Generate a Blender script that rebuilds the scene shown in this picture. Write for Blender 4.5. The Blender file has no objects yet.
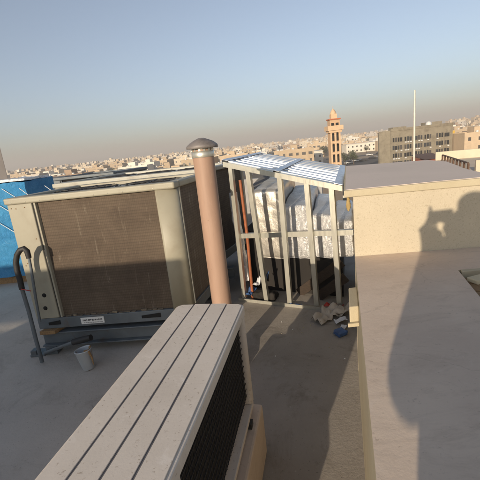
import bpy, math, random
from mathutils import Vector, noise
R = math.radians
random.seed(7)
sc = bpy.context.scene
COL = sc.collection

# ------------------------------------------------------------------ camera
F, ROLL, PITCH, H = 370.0, R(6.2), R(14.18), 1.65
CAM = Vector((0, 0, H))
def ray(px, py):
    x, y = px-240, 240-py
    a = x*math.cos(ROLL)+y*math.sin(ROLL); b = -x*math.sin(ROLL)+y*math.cos(ROLL)
    d = Vector((a, F*math.cos(PITCH)+b*math.sin(PITCH), -F*math.sin(PITCH)+b*math.cos(PITCH)))
    return d/d.y
def at(px, py, Y): return CAM+ray(px, py)*Y            # real point at a chosen depth
def atz(px, py, z):
    d = ray(px, py); return CAM+d*((z-H)/d.z)
def atplane(px, py, p, d):                             # on the vertical plane through p along d
    r = ray(px, py); n = Vector((d[1], -d[0], 0))
    return CAM+r*((Vector(p)-CAM).dot(n)/r.dot(n))
cd = bpy.data.cameras.new('camera'); cam = bpy.data.objects.new('camera', cd); COL.objects.link(cam)
cd.sensor_width = 36; cd.lens = 36*F/480; cd.clip_start = .005; cd.clip_end = 12000
cam.location = CAM
from mathutils import Matrix
cam.matrix_world = Matrix.Translation(CAM) @ Matrix.Rotation(math.pi/2-PITCH, 4, 'X') @ Matrix.Rotation(-ROLL, 4, 'Z')
sc.camera = cam

# ------------------------------------------------------------------ mesh builder
class MB:
    def __init__(s): s.v = []; s.f = []; s.m = []; s.sm = []
    def add(s, vs, fs, mi=0, smooth=False):
        b = len(s.v); s.v += [Vector(v) for v in vs]
        for f in fs: s.f.append([i+b for i in f]); s.m.append(mi); s.sm.append(smooth)
        return s
    def prism(s, pts, z0, z1, mi=0):
        n = len(pts)
        zz0 = z0 if isinstance(z0, (list, tuple)) else [z0]*n
        zz1 = z1 if isinstance(z1, (list, tuple)) else [z1]*n
        vs = [(p[0], p[1], z) for p, z in zip(pts, zz0)]+[(p[0], p[1], z) for p, z in zip(pts, zz1)]
        fs = [list(range(n))[::-1], list(range(n, 2*n))]+[[i, (i+1) % n, (i+1) % n+n, i+n] for i in range(n)]
        return s.add(vs, fs, mi)
    def box(s, x0, x1, y0, y1, z0, z1, mi=0):
        return s.prism([(x0, y0), (x1, y0), (x1, y1), (x0, y1)], z0, z1, mi)
    def obox(s, o, ax, ay, az, mi=0):                   # corner and three edge vectors
        o, ax, ay, az = map(Vector, (o, ax, ay, az))
        vs = [o, o+ax, o+ax+ay, o+ay, o+az, o+ax+az, o+ax+ay+az, o+ay+az]
        fs = [[3, 2, 1, 0], [4, 5, 6, 7], [0, 1, 5, 4], [1, 2, 6, 5], [2, 3, 7, 6], [3, 0, 4, 7]]
        if ax.cross(ay).dot(az) < 0: fs = [f[::-1] for f in fs]
        return s.add(vs, fs, mi)
    def bar(s, a, b, w, h, up=(0, 0, 1), mi=0):         # bar along a-b, centred
        a, b = Vector(a), Vector(b); d = (b-a).normalized()
        sd = d.cross(Vector(up)).normalized(); u = sd.cross(d)
        return s.obox(a-sd*w/2-u*h/2, b-a, sd*w, u*h, mi)
    def tube(s, pts, rad, n=14, mi=0, caps=True):
        pts = [Vector(p) for p in pts]; rr = rad if isinstance(rad, (list, tuple)) else [rad]*len(pts)
        vs = []; fs = []; pu = None
        for i, p in enumerate(pts):
            d = (pts[min(i+1, len(pts)-1)]-pts[max(i-1, 0)])
            d = d.normalized() if d.length > 1e-9 else Vector((0, 0, 1))
            if pu is None: pu = Vector((1, 0, 0)) if abs(d.x) < .8 else Vector((0, 1, 0))
            u = (pu-d*pu.dot(d)).normalized(); w = d.cross(u); pu = u
            for k in range(n):
                t = 2*math.pi*k/n; vs.append(p+(u*math.cos(t)+w*math.sin(t))*rr[i])
        for i in range(len(pts)-1):
            for k in range(n):
                fs.append([i*n+k, i*n+(k+1) % n, (i+1)*n+(k+1) % n, (i+1)*n+k])
        s.add(vs, fs, mi, True)
        if caps:
            s.add(vs[:n], [list(range(n))[::-1]], mi); s.add(vs[-n:], [list(range(n))], mi)
        return s
    def lathe(s, c, prof, n=32, mi=0, ax=Vector((0, 0, 1))):
        c = Vector(c); vs = []; fs = []
        q = ax.to_track_quat('Z', 'Y')
        for r, z in prof:
            for k in range(n):
                t = 2*math.pi*k/n; vs.append(c+q @ Vector((r*math.cos(t), r*math.sin(t), z)))
        for i in range(len(prof)-1):
            for k in range(n): fs.append([i*n+k, i*n+(k+1) % n, (i+1)*n+(k+1) % n, (i+1)*n+k])
        return s.add(vs, fs, mi, True)
    def ball(s, c, r, sx=1, sy=1, sz=1, n=12, mi=0):
        c = Vector(c); vs = []; fs = []
        for i in range(n+1):
            a = math.pi*i/n
            for k in range(n):
                t = 2*math.pi*k/n
                vs.append(c+Vector((r*sx*math.sin(a)*math.cos(t), r*sy*math.sin(a)*math.sin(t), -r*sz*math.cos(a))))
        for i in range(n):
            for k in range(n): fs.append([i*n+k, i*n+(k+1) % n, (i+1)*n+(k+1) % n, (i+1)*n+k])
        return s.add(vs, fs, mi, True)

ORG = {}
def tag(o, label=None, cat=None, group=None, kind=None):
    if label: o['label'] = label
    if cat: o['category'] = cat
    if group: o['group'] = group
    if kind: o['kind'] = kind
    return o
def thing(name, label, cat, loc=(0, 0, 0), group=None):
    o = bpy.data.objects.new(name, None); COL.objects.link(o); o.location = loc; o.empty_display_size = .1
    ORG[o] = Vector(loc); return tag(o, label, cat, group)
def obj(name, mb, mats, parent=None, loc=None, bevel=0, seg=2, label=None):
    org = ORG[parent] if parent is not None else Vector(loc if loc is not None else (0, 0, 0))
    me = bpy.data.meshes.new(name); me.from_pydata([v-org for v in mb.v], [], mb.f)
    for m in (mats if isinstance(mats, (list, tuple)) else [mats]): me.materials.append(m)
    for p, mi, sm in zip(me.polygons, mb.m, mb.sm): p.material_index = mi; p.use_smooth = sm
    me.update()
    o = bpy.data.objects.new(name, me); COL.objects.link(o); ORG[o] = org
    if parent is not None: o.parent = parent
    else: o.location = org
    if bevel:
        b = o.modifiers.new('bevel', 'BEVEL'); b.width = bevel; b.segments = seg; b.limit_method = 'ANGLE'; b.angle_limit = R(40)
    if label: o['label'] = label
    return o
def solo(name, mb, mats, label, cat, loc=(0, 0, 0), group=None, bevel=0, seg=2):
    return tag(obj(name, mb, mats, None, loc, bevel, seg), label, cat, group)

# ------------------------------------------------------------------ materials
def nt(name):
    m = bpy.data.materials.new(name); m.use_nodes = True
    t = m.node_tree; return m, t, t.nodes['Principled BSDF']
def mixc(t, fac, a, b, mode='MIX'):
    n = t.nodes.new('ShaderNodeMix'); n.data_type = 'RGBA'; n.blend_type = mode
    for sock, v in ((n.inputs[0], fac), (n.inputs[6], a), (n.inputs[7], b)):
        if hasattr(v, 'links') or isinstance(v, bpy.types.NodeSocket): t.links.new(v, sock)
        else: sock.default_value = v if not isinstance(v, tuple) else (*v[:3], 1)
    return n.outputs[2]
def ramp(t, src, a, b, c0=0., c1=1.):
    n = t.nodes.new('ShaderNodeMapRange'); n.inputs[1].default_value = a; n.inputs[2].default_value = b
    n.inputs[3].default_value = c0; n.inputs[4].default_value = c1; t.links.new(src, n.inputs[0]); return n.outputs[0]
def coords(t, scale=(1, 1, 1), rot=(0, 0, 0)):
    c = t.nodes.new('ShaderNodeTexCoord'); mp = t.nodes.new('ShaderNodeMapping')
    mp.inputs['Scale'].default_value = scale; mp.inputs['Rotation'].default_value = rot
    t.links.new(c.outputs['Object'], mp.inputs[0]); return mp.outputs[0]
def nz(t, vec, s, detail=6, rough=.6, dist=0):
    n = t.nodes.new('ShaderNodeTexNoise'); n.inputs['Scale'].default_value = s; n.inputs['Detail'].default_value = detail
    n.inputs['Roughness'].default_value = rough; n.inputs['Distortion'].default_value = dist
    t.links.new(vec, n.inputs['Vector']); return n.outputs['Fac']
def bump(t, b, h, st, dist=.01):
    n = t.nodes.new('ShaderNodeBump'); n.inputs['Strength'].default_value = st; n.inputs['Distance'].default_value = dist
    t.links.new(h, n.inputs['Height']); t.links.new(n.outputs[0], b.inputs['Normal']); return n
def mat(name, col, col2=None, rough=.6, metal=0, s=6, stretch=(1, 1, 1), lo=.35, hi=.7, bs=0, bscale=60, bdist=.004,
        dirt=None, dirts=2.5, dlo=.55, dhi=.75, spec=None, rvar=0):
    m, t, b = nt(name); v = coords(t, stretch)
    c2 = col2 or tuple(x*.8 for x in col)
    n1 = nz(t, v, s)
    c = mixc(t, ramp(t, n1, lo, hi), col, c2)
    if dirt:
        n2 = nz(t, v, dirts, 8, .68, .4); c = mixc(t, ramp(t, n2, dlo, dhi), c, dirt)
    t.links.new(c, b.inputs['Base Color']); b.inputs['Roughness'].default_value = rough; b.inputs['Metallic'].default_value = metal
    if rvar: t.links.new(ramp(t, n1, .3, .7, rough-rvar, rough+rvar), b.inputs['Roughness'])
    if spec is not None: b.inputs['Specular IOR Level'].default_value = spec
    if bs: bump(t, b, nz(t, coords(t), bscale, 5), bs, bdist)
    return m

M = {}
M['beige'] = mat('beige_paint', (.335, .31, .236), (.298, .275, .208), .5, s=3, bs=.05, bscale=40, dirt=(.235, .20, .14), dirts=3, dlo=.5, dhi=.85)
M['beige_grey'] = mat('grey_beige_paint', (.38, .37, .31), (.33, .32, .27), .4, s=3, dirt=(.24, .21, .16), dirts=5)
M['dark_metal'] = mat('dark_metal', (.03, .03, .032), (.05, .045, .04), .5, .3)
M['black'] = mat('black_rubber', (.012, .012, .013), (.025, .024, .023), .6, bs=.3, bscale=120)
M['hole'] = mat('dark_interior', (.008, .008, .008), (.012, .011, .01), .9)
M['steel'] = mat('blue_grey_steel', (.125, .145, .16), (.09, .105, .115), .5, .1, s=5, dirt=(.10, .075, .055), dirts=6, dlo=.55, dhi=.75)
M['galv'] = mat('galvanised_steel', (.60, .585, .51), (.50, .485, .415), .36, .7, s=14, stretch=(3, 3, .5), bs=.06, bscale=60, rvar=.08, dirt=(.36, .34, .27), dirts=5, dlo=.56, dhi=.8)
M['galv_top'] = mat('bright_galvanised_steel', (.62, .65, .70), (.52, .55, .60), .35, .8, s=20, bs=.05, bscale=80, rvar=.08)
M['plaster'] = mat('cream_plaster', (0.480, 0.416, 0.288), (0.432, 0.368, 0.248), .9, s=5, bs=.5, bscale=140, bdist=.003, dirt=(0.368, 0.304, 0.200), dirts=3, dlo=.5, dhi=.8)
M['wood'] = mat('rough_brown_wood', (.31, .19, .085), (.17, .10, .048), .75, s=9, stretch=(8, 1, 8), bs=.3, bscale=50)
M['wood2'] = mat('dusty_dark_wood', (.05, .034, .023), (.03, .021, .015), .9, s=9, stretch=(1, 8, 8), bs=.3, bscale=50)
M['card'] = mat('worn_cardboard', (.50, .44, .36), (.42, .36, .29), .85, s=8, bs=.2, bscale=30)
M['paper'] = mat('crumpled_white_paper', (.68, .68, .70), (.58, .59, .61), .8, s=8, bs=.3, bscale=30)
M['bluebox'] = mat('blue_carton', (.03, .075, .20), (.05, .12, .28), .55, s=14, dirt=(.16, .17, .18), dirts=10)
M['red'] = mat('red_plastic', (.42, .03, .02), (.30, .02, .015), .4, s=8)
M['copper'] = mat('orange_pipe_sleeve', (.34, .105, .04), (.24, .075, .03), .5, s=12, dirt=(.18, .09, .055), dirts=8)
M['label'] = mat('white_sticker', (.68, .68, .66), (.60, .60, .58), .5)
M['ink'] = mat('black_print', (.03, .03, .035), (.04, .04, .045), .6)
M['white'] = mat('white_paint', (.75, .74, .70), (.66, .65, .61), .5, s=4)
M['skin'] = mat('skin', (.40, .23, .15), (.36, .20, .13), .5, s=20)
M['shirt'] = mat('navy_cotton', (.04, .05, .09), (.03, .04, .07), .85, s=30, bs=.2, bscale=300)
M['trouser'] = mat('charcoal_cotton', (.05, .05, .055), (.04, .04, .044), .85, s=30)
M['hair'] = mat('black_hair', (.012, .01, .009), (.02, .016, .013), .6, s=40, bs=.4, bscale=200)
M['glass'] = mat('dark_window_glass', (.03, .035, .04), (.05, .05, .05), .15)

def split_top_mat():
    m, t, b = nt('weathered_white_plastic'); v = coords(t)
    c = mixc(t, ramp(t, nz(t, v, 3, 8, .7), .4, .75), (0.68, 0.595, 0.50), (0.59, 0.51, 0.42))
    c = mixc(t, ramp(t, nz(t, coords(t, (1.2, 1.2, 1)), 7, 10, .75, .6), .56, .66), c, (0.74, 0.66, 0.57))
    c = mixc(t, ramp(t, nz(t, v, 90, 3, .6), .62, .72), c, (0.43, 0.35, 0.27))
    t.links.new(c, b.inputs['Base Color']); b.inputs['Roughness'].default_value = .6
    bump(t, b, nz(t, v, 120, 4), .12, .002); return m
M['split_top'] = split_top_mat()
def pipe_mat():
    m, t, b = nt('pinkish_pvc'); v = coords(t)
    c = mixc(t, ramp(t, nz(t, coords(t, (3, 3, .6)), 4, 6), .35, .7), (.365, .236, .168), (.305, .193, .136))
    c = mixc(t, ramp(t, nz(t, coords(t, (14, 14, .5)), 3, 8, .75), .52, .72, 0, .55), c, (.26, .17, .12))      # run-down dust streaks
    c = mixc(t, ramp(t, nz(t, coords(t, (6, 6, 2)), 4, 8, .8, 1), .58, .70, 0, .5), c, (.47, .33, .245))
    c = mixc(t, ramp(t, nz(t, v, 30, 4, .6), .66, .74, 0, .8), c, (.20, .115, .075))
    t.links.new(c, b.inputs['Base Color']); b.inputs['Roughness'].default_value = .62
    bump(t, b, nz(t, v, 40, 5), .12, .003); return m
M['pvc'] = pipe_mat()
def coil_mat(name, base, dusty, pale, k=1.0):
    m, t, b = nt(name); v = coords(t)
    c = mixc(t, ramp(t, nz(t, v, 2.6, 8, .7, .6), .38, .66), base, dusty)                          # blotches of dust
    c = mixc(t, ramp(t, nz(t, coords(t, (1.0, 1.0, 16)), 2.5, 6, .75), .5, .75, 0, .55), c, tuple(x*.6 for x in base))   # rows of bent fins
    c = mixc(t, ramp(t, nz(t, coords(t, (16, 16, .9)), 2, 8, .8), .52, .8, 0, .6), c, dusty)        # vertical streaks
    c = mixc(t, ramp(t, nz(t, coords(t, (16, 16, 1.8)), 1.6, 10, .78, .5), .575, .67, 0, .6*k), c, pale)   # pale scrapes
    c = mixc(t, ramp(t, nz(t, coords(t, (7, 7, 4)), 2.2, 10, .8, 1.8), .62, .70, 0, .75*k), c, pale)
    for d, sc_, st in (('Z', 13, .30), ('X', 21, .22)):                                             # tube rows and fin columns
        w = t.nodes.new('ShaderNodeTexWave'); w.bands_direction = d; w.inputs['Scale'].default_value = sc_; w.inputs['Distortion'].default_value = 1.2; w.inputs['Detail'].default_value = 3; w.inputs['Detail Scale'].default_value = 3
        t.links.new(v, w.inputs[0]); c = mixc(t, ramp(t, w.outputs['Fac'], .55, 1, .0, st), c, tuple(x*.4 for x in base))
    t.links.new(c, b.inputs['Base Color']); b.inputs['Roughness'].default_value = .8; b.inputs['Metallic'].default_value = .1
    bump(t, b, nz(t, coords(t, (1, 1, 4)), 60, 5, .7), .35, .004); return m
M['coil'] = coil_mat('dusty_coil_fins', (.078, .055, .037), (.125, .092, .063), (.25, .21, .155))
M['coil_dark'] = coil_mat('dark_coil_fins', (.125, .092, .066), (.185, .142, .10), (.42, .38, .31), 1.4)
def foil_mat():
    m, t, b = nt('crinkled_foil'); v = coords(t)
    n1 = nz(t, v, 7, 8, .65, 1.0); n2 = nz(t, coords(t, (1, 1, .5)), 22, 6, .7, 2.2)
    c = mixc(t, ramp(t, n1, .4, .65), (.90, .89, .88), (.76, .76, .75))
    t.links.new(c, b.inputs['Base Color']); b.inputs['Metallic'].default_value = .84
    t.links.new(ramp(t, n1, .3, .7, .24, .42), b.inputs['Roughness'])
    ad = t.nodes.new('ShaderNodeMath'); ad.operation = 'MULTIPLY_ADD'; t.links.new(n1, ad.inputs[0]); ad.inputs[1].default_value = 1.6; t.links.new(n2, ad.inputs[2])
    bump(t, b, ad.outputs[0], .7, .022); return m
M['foil'] = foil_mat()
M['ledge_dirt'] = mat('dusty_sealing_foam', (.20, .165, .115), (.10, .08, .06), .9, s=30)
M['foil_dull'] = mat('dull_tan_foil', (.80, .76, .69), (.62, .58, .51), .38, .78, s=6, bs=.35, bscale=12, bdist=.02, rvar=.08)
def tarp_mat():
    m, t, b = nt('blue_tarpaulin'); v = coords(t)
    c = mixc(t, ramp(t, nz(t, v, 2.2, 6, .7), .35, .7), (.05, .27, .56), (.09, .38, .68))
    c = mixc(t, ramp(t, nz(t, coords(t, (1, 1, 2.2), (.3, .5, .6)), 7, 10, .8, 1.6), .56, .70, 0, .8), c, (.26, .50, .70))  # pale crinkle highlights painted into the blue
    c = mixc(t, ramp(t, nz(t, coords(t, (1, 1, 2)), 16, 8, .8, 1), .63, .70), c, (.50, .66, .76))  # finer highlights, also put into the colour
    t.links.new(c, b.inputs['Base Color']); b.inputs['Roughness'].default_value = .3
    bump(t, b, nz(t, v, 9, 10, .75, 1.8), .8, .06); return m
M['tarp'] = tarp_mat()
def floor_mat(name, a, b_, d, pale, bs=.4):
    m, t, b = nt(name); v = coords(t)
    c = mixc(t, ramp(t, nz(t, v, 1.1, 8, .65), .35, .68), a, b_)
    c = mixc(t, ramp(t, nz(t, v, 3.1, 10, .75, .5), .55, .72, 0, .8), c, d)
    c = mixc(t, ramp(t, nz(t, v, 42, 3, .7), .66, .76), c, pale)
    c = mixc(t, ramp(t, nz(t, v, 70, 2, .7), .68, .74, 0, .7), c, tuple(x*.5 for x in d))
    t.links.new(c, b.inputs['Base Color']); b.inputs['Roughness'].default_value = .8
    bump(t, b, nz(t, v, 35, 8, .7), bs, .012); return m
def roof_mat():
    m, t, b = nt('roof_screed'); v = coords(t)
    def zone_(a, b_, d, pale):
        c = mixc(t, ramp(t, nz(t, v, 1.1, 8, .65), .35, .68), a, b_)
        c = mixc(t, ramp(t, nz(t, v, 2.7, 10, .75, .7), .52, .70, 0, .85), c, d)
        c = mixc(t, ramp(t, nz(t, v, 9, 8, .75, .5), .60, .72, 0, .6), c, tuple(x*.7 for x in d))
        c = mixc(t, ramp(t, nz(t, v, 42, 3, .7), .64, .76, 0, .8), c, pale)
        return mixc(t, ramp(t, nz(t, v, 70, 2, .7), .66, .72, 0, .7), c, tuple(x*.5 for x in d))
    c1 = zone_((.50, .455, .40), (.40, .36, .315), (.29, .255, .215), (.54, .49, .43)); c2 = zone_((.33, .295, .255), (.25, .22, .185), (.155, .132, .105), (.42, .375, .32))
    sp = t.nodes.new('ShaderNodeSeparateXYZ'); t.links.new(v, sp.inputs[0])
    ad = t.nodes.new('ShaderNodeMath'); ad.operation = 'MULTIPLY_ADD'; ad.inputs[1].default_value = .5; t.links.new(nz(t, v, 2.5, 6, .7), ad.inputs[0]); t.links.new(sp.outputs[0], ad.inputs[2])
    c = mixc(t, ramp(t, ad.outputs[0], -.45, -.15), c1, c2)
    t.links.new(c, b.inputs['Base Color']); b.inputs['Roughness'].default_value = .85
    bump(t, b, nz(t, v, 28, 9, .72), .35, .014); return m
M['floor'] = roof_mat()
def cement_mat():
    m, t, b = nt('smoothed_cement'); v = coords(t)
    c = mixc(t, ramp(t, nz(t, v, 1.4, 8, .65), .35, .68), (.66, .525, .40), (.54, .42, .32))
    c = mixc(t, ramp(t, nz(t, coords(t, (1, 3, 1), (0, 0, -.3)), 4, 10, .78, .8), .50, .70, 0, .7), c, (.46, .355, .265))      # trowel drag
    c = mixc(t, ramp(t, nz(t, v, 12, 8, .8, 1), .56, .68, 0, .5), c, (.68, .56, .45))
    c = mixc(t, ramp(t, nz(t, v, 55, 4, .7), .62, .72, 0, .55), c, (.36, .27, .20))
    vo = t.nodes.new('ShaderNodeTexVoronoi'); vo.feature = 'DISTANCE_TO_EDGE'; vo.inputs['Scale'].default_value = 1.3
    wv = t.nodes.new('ShaderNodeVectorMath'); wv.operation = 'MULTIPLY_ADD'; nn = t.nodes.new('ShaderNodeTexNoise'); nn.inputs['Scale'].default_value = 5; nn.inputs['Detail'].default_value = 6
    t.links.new(v, nn.inputs['Vector']); t.links.new(nn.outputs['Color'], wv.inputs[0]); wv.inputs[1].default_value = (.25, .25, .25); t.links.new(v, wv.inputs[2]); t.links.new(wv.outputs[0], vo.inputs['Vector'])
    cr = ramp(t, vo.outputs['Distance'], 0, .005, .22, 0); c = mixc(t, cr, c, (.20, .15, .11))
    t.links.new(c, b.inputs['Base Color']); b.inputs['Roughness'].default_value = .85
    bump(t, b, nz(t, v, 30, 8, .72), .14, .01); return m
M['ledge'] = cement_mat()
M['slab_top'] = floor_mat('grey_membrane', (0.658, 0.552, 0.468), (0.601, 0.507, 0.427), (0.558, 0.468, 0.392), (0.686, 0.579, 0.491), .13)
M['sand'] = floor_mat('sandy_ground', (.36, .27, .17), (.30, .225, .145), (.22, .17, .12), (.40, .31, .21))
def stone_mat():
    m, t, b = nt('pebbled_cream_render'); v = coords(t)
    c = mixc(t, ramp(t, nz(t, v, 2.2, 8, .65), .35, .7), (.51, .445, .33), (.465, .40, .295))
    c = mixc(t, ramp(t, nz(t, v, 95, 5, .65), .54, .70, 0, .62), c, (.30, .245, .165))
    c = mixc(t, ramp(t, nz(t, v, 150, 3, .6), .62, .72, 0, .8), c, (.60, .54, .43))
    c = mixc(t, ramp(t, nz(t, v, 14, 6, .7), .66, .74, 0, .4), c, (.33, .25, .165))
    c = mixc(t, ramp(t, nz(t, v, 1.3, 6, .6), .5, .75, 0, .35), c, (.40, .34, .25))
    t.links.new(c, b.inputs['Base Color']); b.inputs['Roughness'].default_value = .92
    bump(t, b, nz(t, v, 110, 6, .7), .45, .004); return m
M['render'] = stone_mat()

# ------------------------------------------------------------------ sky, sun
SUN_EL, SUN_AZ = 12.7, 27.8          # light travels towards azimuth 27.8 deg right of +Y
ld = Vector((math.sin(R(SUN_AZ))*math.cos(R(SUN_EL)), math.cos(R(SUN_AZ))*math.cos(R(SUN_EL)), -math.sin(R(SUN_EL))))
sl = bpy.data.lights.new('sun', 'SUN'); sl.energy = 4.4; sl.angle = R(.55); sl.color = (1, .84, .64)
so = bpy.data.objects.new('sun', sl); COL.objects.link(so); so.rotation_euler = ld.to_track_quat('-Z', 'Y').to_euler(); so.location = (-6, -12, 8)
w = bpy.data.worlds.new('World'); sc.world = w; w.use_nodes = True
t = w.node_tree; bg = t.nodes['Background']; sk = t.nodes.new('ShaderNodeTexSky'); sk.sky_type = 'NISHITA'
sk.sun_disc = False; sk.sun_elevation = R(SUN_EL)
sk.sun_rotation = math.atan2(-ld.x, -ld.y)     # azimuth of the sun, clockwise from +Y
sk.air_density = 1.0; sk.dust_density = 1.3; sk.ozone_density = 3.2
hs = t.nodes.new('ShaderNodeHueSaturation'); hs.inputs['Saturation'].default_value = .66; t.links.new(sk.outputs[0], hs.inputs['Color']); t.links.new(hs.outputs[0], bg.inputs[0]); bg.inputs[1].default_value = .118
sc.view_settings.view_transform = 'Standard'; sc.view_settings.look = 'None'; sc.view_settings.gamma = 1
sc.view_settings.use_curve_mapping = False; sc.view_settings.exposure = 0.46

# ------------------------------------------------------------------ setting: ground, roof
GZ = -14.0
g = MB(); g.add([(-3900, -300, GZ), (3900, -300, GZ), (3900, 5900, GZ), (-3900, 5900, GZ)], [[0, 1, 2, 3]])
tag(obj('ground', g, M['sand']), kind='structure')
DD = Vector((.30, .954, 0))          # depth direction of the building (az 17)
AA = Vector((.954, -.30, 0))         # across direction
rf = MB(); fl = [Vector((-9, -4, 0)), Vector((4.5, -4, 0)), Vector((6, 5.2, 0)), Vector((2.2, 8.6, 0)), Vector((-3.6, 10.6, 0)), Vector((-9, 12, 0))]
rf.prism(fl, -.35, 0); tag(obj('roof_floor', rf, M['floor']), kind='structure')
rb = MB(); rb.prism([p*.985 for p in fl], GZ, -.352); solo('building', rb, M['plaster'], 'cream block of flats carrying the cluttered rooftop in the foreground', 'building')

# ------------------------------------------------------------------ air handling units
def ac_unit(name, label, FL, FR, ddir, depth, z0, z1, coilm, coilside, paint, group, detail=True, fans=2):
    FL, FR = Vector(FL), Vector(FR); W = (FR-FL).length; ux = (FR-FL)/W; dv = Vector(ddir).normalized()
    P = lambda u, v: FL+ux*u+dv*v
    def quad(u0, u1, v0, v1): return [P(u0, v0), P(u1, v0), P(u1, v1), P(u0, v1)]
    root = thing(name, label, 'air conditioner', (FL.x, FL.y, z0), group)
    lp = .205*W/1.37; rp = W-.155
    zb = z0+.10; zt = z1-.055
    c = MB(); c.prism(quad(lp+.03, rp+.02, .03, depth-.03), zb, zt-.002); obj('coil', c, coilm, root, label='dusty brown condenser coil in the front')
    # side coil
    c = MB(); c.prism(quad(W-.05, W-.022, .106, depth-.061), zb, zt-.002); obj('coil', c, coilside, root, label='dark stained coil in the right side')
    # left sheet panel
    p = MB(); p.prism(quad(0, lp, 0, .025), z0+.10, zt); p.prism(quad(0, .02, .027, depth), z0+.10, zt)
    pan = obj('side_panel', p, paint, root, bevel=.006)
    if detail:
        for zz in (z0+.20, z0+.32):
            h = MB(); h.lathe(P(.105+(zz-z0-.19)*.15, -.0015)+Vector((0, 0, zz)), [(0, 0), (.019, 0), (.019, -.002), (0, -.002)], 16, ax=-Vector((0, 1, 0))); obj('cable_hole', h, M['hole'], pan)
        for u, zz in ((.03, zt-.03), (.07, zt-.035), (.145, zt-.03), (.05, z0+.62), (.03, z0+.60), (.18, zt-.3)):
            h = MB(); h.ball(P(u, 0)+Vector((0, 0, zz)), .005, n=8); obj('screw', h, M['wood'], pan)
    gp = MB(); gp.prism(quad(lp+.002, lp+.012, .012, .04), zb, zt); obj('dark_gap', gp, M['black'], root)  # black strip stands in for the dark of the open gap
    st = MB(); st.prism(quad(lp+.013, lp+.028, .004, .04), zb, zt); obj('coil_frame', st, paint, root, bevel=.003)
    # rounded corner post on the right
    r = .06; pts = [P(rp, 0)]
    for k in range(9):
        a = k/8*math.pi/2
        pts.append(P(W-.135+.135*math.sin(a), .075-.075*math.cos(a)))
    pts += [P(W, .085), P(W-.05, .085), P(rp, .06)]
    p = MB(); p.prism(pts, z0+.10, zt); po = obj('corner_post', p, paint, root)
    for pl in po.data.polygons:
        if abs(pl.normal.z) < .5 and pl.area < .06: pl.use_smooth = True
    for q_ in (quad(W-.012, W+.006, .087, .105), quad(W-.05, W, depth-.06, depth)):
        ed = MB(); ed.prism(q_, zb, zt); obj('coil_frame', ed, M['beige_grey'], root, bevel=.003)
    # top: rim around a sunk deck with fan openings
    o = .014; T = MB()
    rim = .085
    for q in (quad(-o, W+o, -o, rim), quad(-o, W+o, depth-rim, depth+o), quad(-o, rim, rim+.0005, depth-rim-.0005), quad(W-rim, W+o, rim+.0005, depth-rim-.0005)):
        T.prism(q, zt, z1)
    top = obj('top_panel', T, paint, root, bevel=.014, seg=3)
    D = MB(); D.prism(quad(rim, W-rim, rim, depth-rim), zt-.02, z1-.03); obj('fan_deck', D, M['beige_grey'], top)
    for k in range(fans):
        cx = P(rim+(W-2*rim)*(k+.5)/fans, depth/2); rad = min((W-2*rim)/fans, depth-2*rim)*.46
        G = MB(); G.lathe((cx.x, cx.y, z1-.03), [(0, .0015), (rad*1.03, .0015)], 32); obj('fan_throat', G, M['hole'], top)
        G = MB()
        for q in range(5):
            rr = rad*(q+1)/5; ring = [cx+Vector((rr*math.cos(a*math.pi/16), rr*math.sin(a*math.pi/16), z1-.015)) for a in range(33)]
            G.tube(ring, .004, 6, caps=False)
        for a in range(8):
            G.tube([cx+Vector((0, 0, z1-.012)), cx+Vector((rad*math.cos(a*math.pi/4), rad*math.sin(a*math.pi/4), z1-.012))], .004, 6)
        obj('fan_grille', G, M['dark_metal'], top)
        # blades sit in the shallow orifice under the grille
        B = MB()
        for a in range(4):
            t0 = a*math.pi/2; B.add([cx+Vector((math.cos(t0+q)*rr, math.sin(t0+q)*rr, z1-.028+dz)) for rr, q, dz in ((.05, 0, 0), (rad*.92, .05, .0), (rad*.92, .75, .006), (.05, .6, .006))], [[0, 1, 2, 3]])
        obj('fan_blade', B, M['galv'], top)
    if detail:
        for k in range(12):
            s = MB(); s.ball(P(.05+k*(W-.1)/11+.01*math.sin(k*7), -o+.0015)+Vector((0, 0, zt+.016)), .0045, n=8); obj('screw', s, M['galv'], top)
    # base rail
    b = MB(); b.prism(quad(0, W, .004, .05), z0, z0+.098); b.prism(quad(W-.05, W-.004, .052, depth), z0, z0+.098); b.prism(quad(0, .05, .052, depth), z0, z0+.098); b.prism(quad(.05, W-.05, depth-.05, depth), z0, z0+.098)
    b.prism(quad(.05, W-.05, .052, depth-.052), z0+.05, z0+.075)
    br = obj('base_rail', b, M['steel'] if detail else paint, root, bevel=.004)  # bluish shade on the front unit's rail is put into its steel colour
    if detail:
        for u0, u1 in ((.10, .21), (.95, 1.12)):
            h = MB(); h.prism([P(u0, -.001), P(u1, -.001), P(u1, .003), P(u0, .003)], z0+.035, [z0+.06, z0+.075, z0+.075, z0+.06]); obj('fork_slot', h, M['hole'], br)
        lb = MB(); lb.prism(quad(.40, .61, -.001, .003), z0+.022, z0+.082); lab = obj('rating_sticker', lb, M['label'], br)
        ik = MB(); random.seed(3); u = .418
        while u < .59:
            wd_ = random.choice((.004, .006, .009)); hh = random.choice((.010, .014, .016)); a, b_ = P(u, -.0018), P(u+wd_, -.0018)
            ik.bar(a+Vector((0, 0, z0+.058+random.uniform(-.002, .002))), b_+Vector((0, 0, z0+.058)), .001, hh); u += wd_+random.choice((.003, .004, .008))
        u = .425
        while u < .585:
            wd_ = random.uniform(.006, .02); ik.bar(P(u, -.0018)+Vector((0, 0, z0+.034)), P(u+wd_, -.0018)+Vector((0, 0, z0+.034)), .001, .004); u += wd_+.005
        obj('print', ik, M['ink'], lab)
        # ragged sealing foam along the coil foot
        fo = MB(); random.seed(5)
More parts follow.
